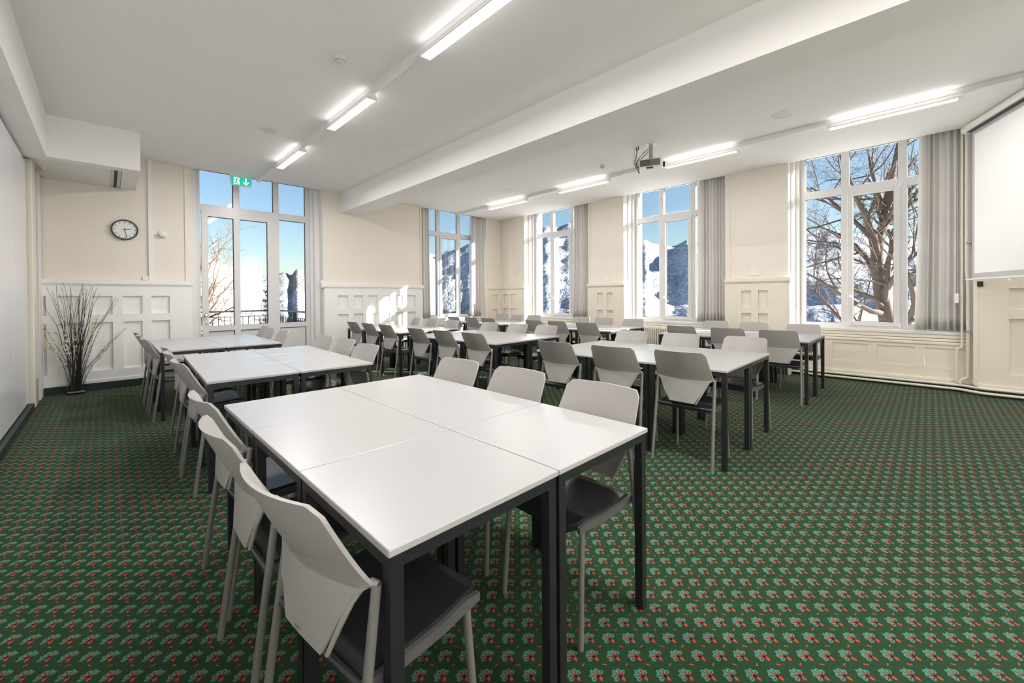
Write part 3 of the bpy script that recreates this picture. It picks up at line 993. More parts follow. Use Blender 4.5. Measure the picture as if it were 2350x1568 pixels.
curtain(fnX, 0.100, -0.345, 0.155, 0.80, 'broad grey curtain at the right edge of the nearest window beside the screen', 6, 1.0, 3)
curtain(fnX, 3.060, 2.585, 0.155, 0.80, 'grey curtain at the right edge of the middle window above the radiator', 7, 1.0, 5)
curtain(fnX, 5.965, 5.500, 0.155, 0.80, 'grey curtain at the right edge of the farthest window in the window wall', 7, 0.0, 8)
curtain(fnY, 5.600, 5.330, 0.155, 0.80, 'narrow grey curtain at the left edge of the far wall window', 4, 0.0, 9)
curtain(fnY, 6.900, 7.235, 0.155, 0.80, 'narrow grey curtain at the right edge of the far wall window', 5, 0.0, 11)
cd = MB().box(XW + 0.045, XW + 0.065, -0.275, -0.235, 1.165, 1.290).build('curtain_pull', 'plastic_white', None, bevel=0.004)
for dx in (-0.008, 0.008):
    MB().tube([(XW + 0.055, -0.255 + dx, 1.285), (XW + 0.052, -0.255 + dx * 0.8, 2.2), (XW + 0.055, -0.255 + dx * 0.5, ZH - 0.01)], 0.0016, 6).build('cord', 'plastic_white', cd)
tag(cd, 'small white cord weight hanging in front of the broad curtain', 'cord pull')


# ---------------------------------------------------------------- ceiling lights
def fixture(x, y0, y1, watts, label, warm, group, side):
    L = y1 - y0
    t = empty('ceiling_light', (x, (y0 + y1) / 2, 3.308))
    tag(t, label, 'ceiling light', group)
    h = L / 2
    hs = MB()
    prof = [(-0.050, 0.0), (-0.050, 0.010), (-0.026, 0.050), (0.026, 0.050), (0.050, 0.010), (0.050, 0.0), (0.046, 0.0), (0.046, 0.012), (-0.046, 0.012), (-0.046, 0.0)]
    hs.prism(prof, lambda a, b, d: (a, d, b), -h, h)
    hs.build('housing', 'lamp_body', t)
    for s in (-1, 1):
        MB().prism([(-0.0465, 0.0), (0.0465, 0.0), (0.0465, 0.0125), (-0.0465, 0.0125)], lambda a, b, d: (a, d, b), s * h - s * 0.035, s * h - s * 0.0005).build('end_plate', 'lamp_body', t)
    lv = MB()
    n = int((L - 0.08) / 0.024)
    for i in range(n):
        y = -h + 0.045 + i * (L - 0.09) / max(1, n - 1)
        lv.box(-0.0455, 0.0455, y - 0.0022, y + 0.0022, 0.002, 0.0115)
    lo = lv.build('louvre', 'louvre', t)
    lo['kind'] = 'stuff'
    ld = bpy.data.lights.new('lamp_light', 'AREA')
    ld.shape = 'RECTANGLE'
    ld.size, ld.size_y = 0.088, L - 0.08
    ld.energy = watts * 0.8
    ld.color = warm
    lob = bpy.data.objects.new('lamp_light', ld)
    C.objects.link(lob)
    lob.parent = t
    lob.location = (0, 0, 0.001)
    for s in (-1, 1):                                        # upward slots beside the trunking
        ud = bpy.data.lights.new('lamp_uplight', 'AREA')
        ud.shape = 'RECTANGLE'
        ud.size, ud.size_y = 0.016, L - 0.1
        ud.energy = watts * side
        ud.color = warm
        uo = bpy.data.objects.new('lamp_uplight', ud)
        C.objects.link(uo)
        uo.parent = t
        uo.location = (s * 0.044, 0, 0.036)
        zx = -Vector((s, 0, 0.75)).normalized()
        yx = Vector((0, 1, 0))
        uo.rotation_euler = Matrix((yx.cross(zx), yx, zx)).transposed().to_euler()
    return t


WARM = (1.0, 0.96, 0.96)
for x, ysp, wt, gr, nm in ((1.940, [(-2.25, -1.13), (-0.20, 0.92), (1.87, 3.02), (3.95, 5.07), (6.02, 7.12)], LAMP_NEAR, 'strip lights on the near trunking', 'near'),
                           (6.320, [(-2.30, -1.18), (-0.25, 0.885), (1.86, 2.94), (3.94, 5.10), (5.93, 7.16)], LAMP_WIN, 'strip lights on the window trunking', 'window')):
    names = {'near': ['added unseen louvred ceiling light behind the camera', 'long louvred ceiling light above the camera', 'large louvred ceiling light cut by the top edge of the picture', 'louvred ceiling light, second from the glass door', 'louvred ceiling light closest to the glass door and exit sign'],
             'window': ['added unseen white ceiling light behind the screen', 'long white ceiling light nearest the screen', 'white ceiling light beside the projector', 'white ceiling light between projector and the farthest light', 'white ceiling light farthest away, close to the far corner']}[nm]
    for (a, b), lb in zip(ysp, names):  # first fixture of each strip is unseen, added to lift the near zone
        fixture(x, a, b, wt, lb, WARM, gr, 0.009 if nm == 'near' else 0.05)
    tr = MB().box(x - 0.027, x + 0.027, YB + 0.3, YD - 0.02, 3.3585, ZC).build('light_trunking', 'lamp_body', None, bevel=0.003)
    tag(tr, 'white lighting trunking under the ceiling %s' % ('running to the exit sign' if nm == 'near' else 'running past the projector'), 'trunking')

# ---------------------------------------------------------------- things on walls and ceiling
# clock
clk = empty('wall_clock', (0.207, YD - 0.001, 2.324))
tag(clk, 'round wall clock with black rim on the cream wall', 'clock')
fz = lambda p, dy: (p[0], -dy, p[1])
rim = MB()
rp = [(0.131, 0.0), (0.149, 0.0), (0.149, 0.042), (0.143, 0.050), (0.134, 0.050), (0.131, 0.042)]
n = 48
for r_, h in rp:
    for k in range(n):
        q = 2 * math.pi * k / n
        rim.v.append((r_ * math.sin(q), -h, r_ * math.cos(q)))
for i in range(len(rp)):
    for k in range(n):
        i2, k2 = (i + 1) % len(rp), (k + 1) % n
        rim.f.append((i * n + k, i * n + k2, i2 * n + k2, i2 * n + k))
rim.build('rim', 'clock_black', clk, smooth=True)
MB().lathe([(0.133, 0.0), (0.133, 0.033)], 48).build('face', 'clock_white', clk).rotation_euler = (R(90), 0, 0)


def hand(a, l0, l1, w_, d, m, name):
    q = R(a)
    dx, dz = math.sin(q), math.cos(q)
    p = [(l0 * dx - w_ * dz, l0 * dz + w_ * dx), (l0 * dx + w_ * dz, l0 * dz - w_ * dx), (l1 * dx + w_ * dz, l1 * dz - w_ * dx), (l1 * dx - w_ * dz, l1 * dz + w_ * dx)]
    return MB().prism(p, lambda x, z, y: (x, -y, z), d, d + 0.0012).build(name, m, clk)


for k in range(12):
    hand(k * 30, 0.097, 0.125, 0.0034, 0.0332, 'clock_black', 'hour_mark')
mm = MB()
for k in range(60):
    if k % 5:
        q = R(k * 6)
        dx, dz = math.sin(q), math.cos(q)
        mm.prism([(0.118 * dx - 0.001 * dz, 0.118 * dz + 0.001 * dx), (0.118 * dx + 0.001 * dz, 0.118 * dz - 0.001 * dx), (0.125 * dx + 0.001 * dz, 0.125 * dz - 0.001 * dx), (0.125 * dx - 0.001 * dz, 0.125 * dz + 0.001 * dx)], lambda x, z, y: (x, -y, z), 0.0332, 0.0344)
mo = mm.build('minute_marks', 'clock_black', clk)
mo['kind'] = 'stuff'
hand(77, -0.022, 0.080, 0.0034, 0.036, 'clock_black', 'hour_hand')
hand(168, -0.022, 0.115, 0.0030, 0.038, 'clock_black', 'minute_hand')
hand(222, -0.030, 0.050, 0.0009, 0.040, 'red', 'second_hand')

# exit sign
ex = empty('exit_sign', (1.670, 8.30, 3.225))
tag(ex, 'green emergency exit sign with running figure and down arrow', 'sign')
bd = MB()
bd.prism([(-0.152, 0.0), (0.152, 0.0), (0.165, 0.160), (-0.165, 0.160)], lambda x, z, y: (x, y, z), -0.012, 0.012)
bd.build('housing', 'plastic_white', ex, bevel=0.003)
MB().box(-0.16, 0.16, -0.022, 0.03, 0.160, 0.1885).build('mount', 'plastic_white', ex)
MB().prism([(-0.138, 0.010), (0.138, 0.010), (0.146, 0.152), (-0.148, 0.152)], lambda x, z, y: (x, y, z), -0.0135, -0.0118).build('face', 'exit_green', ex)
SG = lambda poly, name, m, d: MB().prism(poly, lambda x, z, y: (x, y, z), d - 0.0006, d).build(name, m, ex)
SG([(-0.108, 0.022), (-0.024, 0.022), (-0.024, 0.140), (-0.104, 0.140)], 'door_shape', 'exit_white', -0.0136)


def seg_poly(a, b, w0, w1):
    a, b = Vector(a), Vector(b)
    d = (b - a).normalized()
    nn = Vector((-d.y, d.x))
    return [tuple(a + nn * w0), tuple(a - nn * w0), tuple(b - nn * w1), tuple(b + nn * w1)]


man = MB()
fnm = lambda x, z, y: (x, y, z)
d0, d1 = -0.0149, -0.0143
man.prism([(-0.047 + 0.011 * math.sin(q * math.pi / 6), 0.124 + 0.011 * math.cos(q * math.pi / 6)) for q in range(12)], fnm, d0, d1)
for a, b, w0, w1 in (((-0.058, 0.112), (-0.075, 0.068), 0.010, 0.009), ((-0.060, 0.108), (-0.088, 0.112), 0.0055, 0.005), ((-0.088, 0.112), (-0.096, 0.092), 0.005, 0.004),
                     ((-0.056, 0.108), (-0.043, 0.090), 0.0055, 0.005), ((-0.043, 0.090), (-0.024, 0.084), 0.005, 0.004), ((-0.074, 0.070), (-0.056, 0.048), 0.008, 0.006), ((-0.056, 0.048), (-0.046, 0.022), 0.006, 0.005),
                     ((-0.076, 0.070), (-0.082, 0.044), 0.008, 0.006), ((-0.082, 0.044), (-0.113, 0.046), 0.006, 0.005)):
    man.prism(seg_poly(a, b, w0, w1), fnm, d0, d1)
man.build('running_figure', 'exit_green', ex)['kind'] = 'stuff'
arr = MB()
arr.prism([(0.058, 0.062), (0.082, 0.062), (0.082, 0.140), (0.058, 0.140)], fnm, -0.0149, -0.0143)
arr.prism([(0.070, 0.020), (0.112, 0.064), (0.112, 0.088), (0.070, 0.048), (0.028, 0.088), (0.028, 0.064)], fnm, -0.0156, -0.0150)
arr.build('arrow', 'exit_white', ex)['kind'] = 'stuff'

# conduit, socket, alarm
cdt = MB().box(0.468, 0.518, YD - 0.034, YD - 0.0005, 1.5785, ZC).build('cable_conduit', 'plastic_white', None, bevel=0.002)
tag(cdt, 'white vertical cable conduit between clock and alarm sounder', 'conduit')
sk = empty('wall_socket', (0.432, YD, 1.612))
MB().box(-0.035, 0.0355, -0.030, -0.0005, -0.032, 0.032).build('plate', 'plastic_white', sk, bevel=0.004)
for i in (-1, 0, 1):
    MB().lathe([(0.004, 0), (0.004, 0.001)], 8, (0.014 * i, -0.0305, 0.008 if i else -0.008), 'Y').build('pin_hole', 'plastic_dark', sk)
tag(sk, 'white triple socket at the foot of the vertical conduit', 'socket')
al = empty('alarm_sounder', (0.642, YD, 2.311))
MB().lathe([(0.058, -0.0005), (0.058, -0.018), (0.044, -0.022), (0.044, -0.052), (0.054, -0.060), (0.050, -0.072), (0.036, -0.070), (0.030, -0.078), (0.014, -0.080)], 28, axis='Y').build('horn', 'plastic_white', al, smooth=True)
MB().box(-0.124, -0.04, -0.016, -0.0005, -0.018, 0.006).build('cable_duct', 'plastic_white', al)
for s in (-1, 1):
    MB().tube([(s * 0.024, -0.02, -0.050), (s * 0.024, -0.02, -0.068)], 0.006, 8).build('gland', 'plastic_white', al)
tag(al, 'round white alarm sounder right of the vertical conduit', 'alarm')
# switches
for x, z, lb in ((3.020, 1.612, 'small white switch on the rail right of the glass door'),):
    tag(MB().box(x - 0.028, x + 0.028, YD - 0.022, YD - 0.0005, z - 0.030, z + 0.030).build('light_switch', 'plastic_white', None, bevel=0.004), lb, 'switch', 'wall switches')
for y, z, lb in ((5.000, 1.672, 'square white plate above the rail between far and middle windows'), (2.068, 1.678, 'square white plate above the rail between middle and nearest windows')):
    tag(MB().box(XW - 0.012, XW - 0.0005, y - 0.075, y + 0.075, z - 0.055, z + 0.060).build('wall_plate', 'plastic_white', None, bevel=0.004), lb, 'wall plate', 'wall plates')
ph = empty('wall_phone', (XW, 7.700, 2.02))
MB().box(-0.045, -0.0005, -0.035, 0.035, -0.09, 0.09).build('base', 'plastic_white', ph, bevel=0.008)
MB().box(-0.070, -0.046, -0.028, 0.022, -0.085, 0.085).build('handset', 'plastic_cream', ph, bevel=0.010)
tag(ph, 'white wall phone in the far corner beside the window', 'phone')
tag(MB().box(XW - 0.020, XW - 0.0005, 7.985, 8.035, 1.585, 1.625).build('corner_socket', 'plastic_white', None, bevel=0.003), 'small white socket at the rail in the far corner', 'socket')
tag(MB().box(XW - 0.064, XW - 0.0405, -0.478, -0.428, 1.375, 1.440).build('sensor_box', 'plastic_black', None, bevel=0.003), 'small black box under the left end of the screen', 'sensor')

# detectors and speakers
for x, y, r_, lb in ((1.498, 3.658, 0.058, 'white smoke detector beside the large louvred light'), (5.762, 3.720, 0.045, 'small white smoke detector left of the projector')):
    t = empty('smoke_detector', (x, y, ZC))
    MB().lathe([(r_, 0.0), (r_, -0.012), (r_ * 0.96, -0.014)], 32).build('base', 'plastic_cream', t, smooth=True)
    MB().lathe([(r_ * 0.92, -0.0141), (r_ * 0.86, -0.026), (r_ * 0.80, -0.030)], 32).build('collar', 'plastic_cream', t, smooth=True)
    MB().lathe([(r_ * 0.76, -0.0301), (r_ * 0.72, -0.036), (r_ * 0.5, -0.048), (r_ * 0.2, -0.052)], 32).build('cap', 'plastic_cream', t, smooth=True)
    MB().lathe([(r_ * 0.775, -0.0302), (r_ * 0.765, -0.0335)], 32).build('vent_slot', 'plastic_dark', t)
    tag(t, lb, 'smoke detector', 'smoke detectors')
for x, y, lb in ((1.476, 5.835, 'round ceiling speaker between partition and near lighting trunking'), (5.700, 1.206, 'round ceiling speaker right of the projector'), (5.743, 5.858, 'round ceiling speaker in the far part of the ceiling')):
    t = empty('ceiling_speaker', (x, y, ZC))
    MB().lathe([(0.112, -0.0002), (0.112, -0.006), (0.098, -0.010), (0.096, -0.0065)], 40).build('ring', 'plastic_white', t, smooth=True)
    MB().lathe([(0.0955, -0.0068), (0.06, -0.011), (0.01, -0.0125)], 40).build('grille', 'plastic_cream', t, smooth=True)
    tag(t, lb, 'speaker', 'ceiling speakers')

# projector
pj = empty('projector', (5.47, 2.74, ZC))
tag(pj, 'white ceiling projector on a grey pole with hanging black cables', 'projector')
axd = Vector((0.38, -0.925, 0)).normalized()                 # towards the screen
axw = Vector((-axd.y, axd.x, 0)) * -1                        # towards the camera side
if axw.dot(Vector((-1, -0.5, 0))) < 0:
    axw = -axw
pf = lambda a, b, z: tuple(axd * a + axw * b + Vector((0, 0, z)))


def pbox(a0, a1, b0, b1, z0, z1, name, m, bev=0.0, par=None):
    mb = MB()
    mb.add([pf(a, b, z) for z in (z0, z1) for a, b in ((a0, b0), (a1, b0), (a1, b1), (a0, b1))], [(0, 1, 2, 3), (7, 6, 5, 4), (0, 4, 5, 1), (1, 5, 6, 2), (2, 6, 7, 3), (3, 7, 4, 0)])
    return mb.build(name, m, par or pj, bevel=bev)


pbox(-0.07, 0.07, -0.07, 0.07, -0.008, -0.0005, 'ceiling_plate', 'plastic_white', 0.002)
MB().tube([(0, 0, -0.004), (0, 0, -0.205)], 0.027, 16).build('pole', 'plastic_grey', pj, smooth=True)
pbox(-0.075, 0.06, -0.05, 0.05, -0.222, -0.206, 'bracket', 'plastic_dark', 0.002)
body = pbox(-0.155, 0.150, -0.11, 0.11, -0.335, -0.225, 'body', 'plastic_white', 0.012)
pbox(-0.140, 0.125, 0.1085, 0.114, -0.325, -0.237, 'vent_panel', 'plastic_dark', 0.002, body)
for i in range(9):
    pbox(0.005 + i * 0.013, 0.010 + i * 0.013, 0.1135, 0.116, -0.318, -0.246, 'vent_rib', 'plastic_grey', 0, body)
pbox(0.150, 0.156, 0.02, 0.09, -0.32, -0.24, 'front_panel', 'plastic_cream', 0.0, body)
pbox(-0.060, 0.030, 0.02, 0.085, -0.348, -0.334, 'filter_cover', 'plastic_black', 0.003, body)
pbox(0.06, 0.10, 0.06, 0.075, -0.337, -0.334, 'label_plate', 'plastic_grey', 0.0, body)
ln = MB().tube([pf(0.140, -0.04, -0.28), pf(0.185, -0.04, -0.28)], [0.036, 0.032], 20)
ln.build('lens', 'plastic_black', body, smooth=True)
rn = random.Random(4)
for k in range(7):
    st = Vector(pf(-0.155, rn.uniform(-0.05, 0.09), rn.uniform(-0.32, -0.24)))
    md = Vector(pf(-0.23 - rn.uniform(0, 0.05), rn.uniform(-0.02, 0.08), rn.uniform(-0.36, -0.22)))
    m2 = Vector(pf(-0.20 + rn.uniform(-0.04, 0.06), rn.uniform(-0.03, 0.05), rn.uniform(-0.22, -0.15)))
    en = Vector(pf(-0.03, rn.uniform(-0.02, 0.02), -0.05 - 0.02 * k)) if k < 4 else Vector(pf(-0.17 - 0.03 * (k - 4), -0.03 * (k - 4), -0.002))
    pts = []
    for i in range(15):
        t_ = i / 14
        pts.append(((1 - t_) ** 3) * st + 3 * ((1 - t_) ** 2) * t_ * md + 3 * (1 - t_) * t_ * t_ * m2 + t_ ** 3 * en)
    MB().tube(pts, 0.0035 if k % 3 else 0.0022, 6).build('cable', 'cabling', pj, smooth=True)
MB().tube([pf(-0.158, 0.06, -0.325), pf(-0.195, 0.07, -0.325)], 0.008, 8).build('plug', 'wood_plug', pj)
MB().tube([pf(-0.172, 0.08, -0.350), pf(-0.150, 0.09, -0.405)], [0.006, 0.009], 8).build('plug', 'plastic_black', pj)
MB().tube([pf(-0.17, -0.0, -0.002), pf(-0.17, 0.0, -0.045)], 0.008, 8).build('plug', 'plastic_black', pj)
MB().tube([pf(-0.20, -0.03, -0.002), pf(-0.20, -0.03, -0.045)], 0.008, 8).build('plug', 'plastic_black', pj)

# projection screen, hung at an angle across the corner
sd = Vector((-0.933, -0.361, 0)).normalized()
sn = Vector((sd.y, -sd.x, 0))                                # facing the room
if sn.dot(Vector((-1, 0.3, 0))) < 0:
    sn = -sn
sorg = Vector((7.735, -0.338, 0))
scn = empty('projection_screen', (sorg.x, sorg.y, 1.45))
tag(scn, 'large white roller projection screen hanging across the corner', 'projection screen')
sf = lambda a, z, d: tuple(sd * a + sn * d + Vector((0, 0, z - 1.45)))
SL = 2.75


def sbox(a0, a1, z0, z1, d0, d1, name, m, bev=0.0):
    mb = MB()
    mb.add([sf(a, z, d) for d in (d0, d1) for a, z in ((a0, z0), (a1, z0), (a1, z1), (a0, z1))], [(0, 1, 2, 3), (7, 6, 5, 4), (0, 4, 5, 1), (1, 5, 6, 2), (2, 6, 7, 3), (3, 7, 4, 0)])
    return mb.build(name, m, scn, bevel=bev)


hs = MB()
hp = []
for k in range(16):
    q = 2 * math.pi * k / 16
    hp.append((0.062 * math.cos(q), 3.345 + 0.055 * math.sin(q)))
hs.prism(hp, lambda d, z, a: sf(a, z, d), 0.0, SL)
hs.build('roller_housing', 'plastic_white', scn, smooth=True, bevel=0.004)
sbox(0.16, SL - 0.12, 1.535, 3.235, -0.002, 0.002, 'fabric', 'screen_white')
sbox(0.115, 0.16, 1.475, 3.30, -0.002, 0.002, 'side_border', 'screen_border')
sbox(SL - 0.12, SL - 0.07, 1.475, 3.30, -0.002, 0.002, 'side_border', 'screen_border')
sbox(0.16, SL - 0.12, 1.475, 1.535, -0.002, 0.002, 'bottom_border', 'screen_border')
sbox(0.16, SL - 0.12, 3.235, 3.30, -0.002, 0.002, 'top_border', 'screen_border')
sbox(0.10, SL - 0.10, 3.280, 3.292, 0.003, 0.045, 'slot', 'plastic_black')
sbox(-0.012, SL, 1.455, 1.475, -0.012, 0.012, 'bottom_bar', 'plastic_white', 0.004)
sbox(0.760, 0.805, 1.425, 1.456, -0.006, 0.006, 'pull_tab', 'plastic_white', 0.003)
sbox(0.05, 0.075, 3.36, 3.368, 0.055, 0.0605, 'maker_badge', 'screen_border')


# heating pipes
def bend(pts, r, steps=5):
    """polyline with rounded corners"""
    pts = [Vector(p) for p in pts]
    out = [pts[0]]
    for i in range(1, len(pts) - 1):
        a = (pts[i - 1] - pts[i])
        b = (pts[i + 1] - pts[i])
        rr = min(r, a.length * 0.45, b.length * 0.45)
        a, b = pts[i] + a.normalized() * rr, pts[i] + b.normalized() * rr
        for k in range(steps + 1):
            t_ = k / steps
            out.append((1 - t_) ** 2 * a + 2 * (1 - t_) * t_ * pts[i] + t_ * t_ * b)
    out.append(pts[-1])
    return out


px = XW + 0.075
hp1 = MB().tube(bend([(px, 2.4, 0.115), (px, 1.45, 0.115), (px, 1.33, 0.095), (px, -0.215, 0.095), (px, -0.30, 0.095), (XW - 0.075, -0.47, 0.100), (XW - 0.075, YB + 0.1, 0.100)], 0.06), 0.017, 12).build('heating_pipe', 'pipe', None, smooth=True)
tag(hp1, 'upper of two cream heating pipes along the floor below the nearest window', 'pipe', 'heating pipes')
hp2 = MB().tube(bend([(px + 0.003, 2.4, 0.060), (px + 0.003, 1.45, 0.060), (px + 0.003, 1.33, 0.042), (px, -0.26, 0.042), (XW - 0.077, -0.47, 0.042), (XW - 0.077, YB + 0.1, 0.042)], 0.06), 0.017, 12).build('heating_pipe', 'pipe', None, smooth=True)
tag(hp2, 'lower of two cream heating pipes along the floor below the nearest window', 'pipe', 'heating pipes')
hp3 = empty('riser_pipe', (XW + 0.065, -0.358, 0))
MB().tube(bend([(0.01, 0.012, ZH - 0.02), (0.01, 0.012, 1.56), (0, 0.0, 1.46), (0, 0, 0.20), (0, 0.055, 0.175), (0.004, 0.075, 0.118)], 0.05), 0.0185, 12).build('tube', 'pipe', hp3, smooth=True)
for z in (0.80, 1.95):
    MB().box(-0.026, 0.10, -0.024, 0.020, z - 0.010, z + 0.012).build('clip', 'brass', hp3, bevel=0.003)
tag(hp3, 'thick vertical cream heating pipe between curtain and screen', 'pipe', 'heating pipes')
hp4 = MB().tube(bend([(XW + 0.09, -0.305, ZH - 0.02), (XW + 0.09, -0.305, 0.64), (XW + 0.085, -0.305, 0.595), (XW + 0.08, -0.258, 0.575), (XW + 0.078, -0.256, 0.125)], 0.03), 0.011, 10).build('riser_pipe', 'pipe', None, smooth=True)
tag(hp4, 'thin stepped vertical cream pipe right of the apron panels', 'pipe', 'heating pipes')

# radiators under the far two windows
def radiator(fn, c, n, z0, z1, label):
    t = empty('radiator', fn(c, 0.0, 0.04))
    inv = Vector(fn(c, 0.0, 0.04))
    pitch = 0.046
    proto = None
    for i in range(n):
        if proto is None:
            mb = MB()
            for dd in (0.005, 0.07):
                pts = [Vector(fn(c, z, 0.04 + dd)) - inv for z in (z0 + 0.03, z0 + 0.06, z1 - 0.05, z1 - 0.02)]
                mb.tube(pts, [0.014, 0.0155, 0.0155, 0.012], 8)
            for zz in (z0 + 0.04, z1 - 0.03):
                mb.tube([Vector(fn(c, zz, 0.035)) - inv, Vector(fn(c, zz, 0.125)) - inv], 0.0195, 8)
            proto = s_ = mb.build('section', 'pipe', t, smooth=True)
        else:
            s_ = proto.copy()
            C.objects.link(s_)
            s_.parent = t
        a = (i - (n - 1) / 2) * pitch
        s_.location = Vector(fn(c + a, 0, 0)) - Vector(fn(c, 0, 0))
    for s in (-1, 1):
        a = s * ((n - 1) / 2 * pitch - 0.05)
        mb = MB().tube([Vector(fn(c + a, 0.0, 0.08)) - inv, Vector(fn(c + a, z0 + 0.05, 0.08)) - inv], 0.012, 8)
        mb.build('foot', 'pipe', t)
    return tag(t, label, 'radiator', 'ribbed radiators')


radiator(fnX, 3.62, 26, 0.10, 0.66, 'cream ribbed radiator below the middle window')
radiator(fnX, 6.465, 26, 0.10, 0.66, 'cream ribbed radiator below the farthest window of the window wall')

# ---------------------------------------------------------------- vase with branches
VX, VY = -0.305, 8.215
vs_ = empty('glass_vase', (VX, VY, 0.0))
tag(vs_, 'tall clear glass vase with dark branches on the floor by the wainscot', 'vase')


def oval(rx, ry, n=28, p=2.8):
    out = []
    for k in range(n):
        q = 2 * math.pi * k / n
        cx, sy = math.cos(q), math.sin(q)
        out.append((rx * math.copysign(abs(cx) ** (2 / p), cx), ry * math.copysign(abs(sy) ** (2 / p), sy)))
    return out


gv = MB()
levels = [(0.094, 0.058, 0.0), (0.098, 0.062, 0.012), (0.101, 0.064, 0.25), (0.106, 0.068, 0.46), (0.100, 0.062, 0.46), (0.095, 0.058, 0.25), (0.091, 0.055, 0.022)]
for rx, ry, z in levels:
    for x, y in oval(rx, ry):
        gv.v.append((x, y, z))
n = 28
for i in range(len(levels) - 1):
    for k in range(n):
        k2 = (k + 1) % n
        gv.f.append((i * n + k, i * n + k2, (i + 1) * n + k2, (i + 1) * n + k))
gv.f.append(tuple(reversed(range(n))))
gv.f.append(tuple((len(levels) - 1) * n + k for k in range(n)))
gv.build('glass_body', 'vase_glass', vs_, smooth=True)
gs = MB()
for z, k_ in ((0.0235, 0.97), (0.036, 0.96)):
    for x, y in oval(0.088, 0.052):
        gs.v.append((x * k_, y * k_, z))
gs.f = [tuple(reversed(range(n))), tuple(n + k for k in range(n))] + [(k, (k + 1) % n, n + (k + 1) % n, n + k) for k in range(n)]
gs.build('sand_bed', 'sand', vs_)

rb = random.Random(12)


def wavy(start, end, wob, n=14, rnd=rb):
    s, e = Vector(start), Vector(end)
    ax, ay = rnd.uniform(-1, 1), rnd.uniform(-1, 1)
    p1, p2 = rnd.uniform(0, 6), rnd.uniform(0, 6)
    f1 = rnd.uniform(1.2, 2.2)
    pts = []
    for i in range(n + 1):
        t_ = i / n
        # rises steeply first, then leans out
        base = s + Vector(((e.x - s.x) * t_ ** 1.5, (e.y - s.y) * t_ ** 1.5, (e.z - s.z) * t_))
        o = wob * min(1, t_ * 2.2)
        base += Vector((ax * o * math.sin(f1 * 2 * math.pi * t_ + p1), ay * o * 0.6 * math.sin(f1 * 2 * math.pi * t_ + p2), 0))
        base.x = max(base.x, XL + 0.07)
        base.y = min(base.y, YD - 0.03 - VY + VY)
        pts.append(base)
    return pts


tips = [(-0.62, 1.335), (-0.56, 1.47), (-0.49, 1.40), (-0.47, 1.49), (-0.44, 1.37), (-0.42, 1.46), (-0.40, 1.52), (-0.385, 1.36), (-0.345, 1.47), (-0.335, 1.465), (-0.25, 1.49), (-0.245, 1.41), (-0.225, 1.51), (-0.215, 1.44), (-0.205, 1.50),
        (-0.19, 1.43), (-0.175, 1.46), (-0.155, 1.49), (-0.12, 1.46), (-0.10, 1.40), (-0.085, 1.47), (-0.06, 1.38), (0.10, 1.33), (0.115, 1.31), (0.09, 1.30), (-0.29, 1.30), (-0.33, 1.25), (-0.21, 1.32), (-0.24, 1.28), (-0.17, 1.27)]
for i, (tx, tz) in enumerate(tips):
    bx, by = VX + rb.uniform(-0.05, 0.05), VY + rb.uniform(-0.028, 0.028)
    ty = VY + rb.uniform(-0.28, 0.10)
    pts = wavy((bx, by, 0.04), (tx, min(ty, YD - 0.06), tz), 0.022)
    n_ = len(pts)
    o = MB().tube(pts, [0.0052 * (1 - 0.72 * k / (n_ - 1)) for k in range(n_)], 6).build('willow_branch', 'twig', None, smooth=True)
    tag(o, 'dark bare wavy branch rising out of the glass vase', 'branch', 'bare branches in the vase')
btips = [(-0.60, 0.98), (-0.61, 0.90), (-0.57, 0.70), (-0.42, 1.14), (-0.34, 1.02), (-0.06, 1.09), (-0.10, 0.96), (0.19, 0.86), (0.14, 0.80), (-0.47, 0.86)]
for i, (tx, tz) in enumerate(btips):
    bx, by = VX + rb.uniform(-0.05, 0.05), VY + rb.uniform(-0.028, 0.028)
    ty = min(VY + rb.uniform(-0.22, 0.05), YD - 0.08)
    pts = wavy((bx, by, 0.04), (tx, ty, tz), 0.014)
    n_ = len(pts)
    br = MB().tube(pts, [0.0042 * (1 - 0.7 * k / (n_ - 1)) for k in range(n_)], 6)
    o = br.build('blossom_branch', 'twig', None, smooth=True)
    pet, lea = MB(), MB()
    for k in range(20):
        p = pts[rb.randint(int(n_ * 0.55), n_ - 1)] + Vector((rb.uniform(-1, 1), rb.uniform(-1, 1), rb.uniform(-1, 1))) * 0.018
        p.x = max(p.x, XL + 0.06)
        p.y = min(p.y, YD - 0.045)
        for q in range(5):
            aa = q * 1.2566 + rb.random()
            d_ = Vector((math.cos(aa), rb.uniform(-0.4, 0.4), math.sin(aa))) * 0.0135
            s_ = Vector((-d_.z, 0.001, d_.x)) * 0.45
            pet.add([p, p + d_ * 0.6 + s_, p + d_, p + d_ * 0.6 - s_], [(0, 1, 2, 3)])
    for k in range(5):
        p = pts[rb.randint(int(n_ * 0.6), n_ - 1)]
        aa = rb.uniform(0, 6.28)
        d_ = Vector((math.cos(aa), rb.uniform(-0.3, 0.3), abs(math.sin(aa)))) * 0.022
        s_ = Vector((-d_.z, 0.002, d_.x)) * 0.32
        q_ = [p, p + d_ * 0.5 + s_, p + d_, p + d_ * 0.5 - s_]
        lea.add([(max(v.x, XL + 0.05), min(v.y, YD - 0.03), v.z) for v in q_], [(0, 1, 2, 3)])
    pet.build('blossoms', 'petal', o, recalc=False)['kind'] = 'stuff'
    lea.build('leaves', 'leaf', o, recalc=False)['kind'] = 'stuff'
    tag(o, 'dark branch with pale blossoms spreading from the glass vase', 'branch', 'blossom branches in the vase')

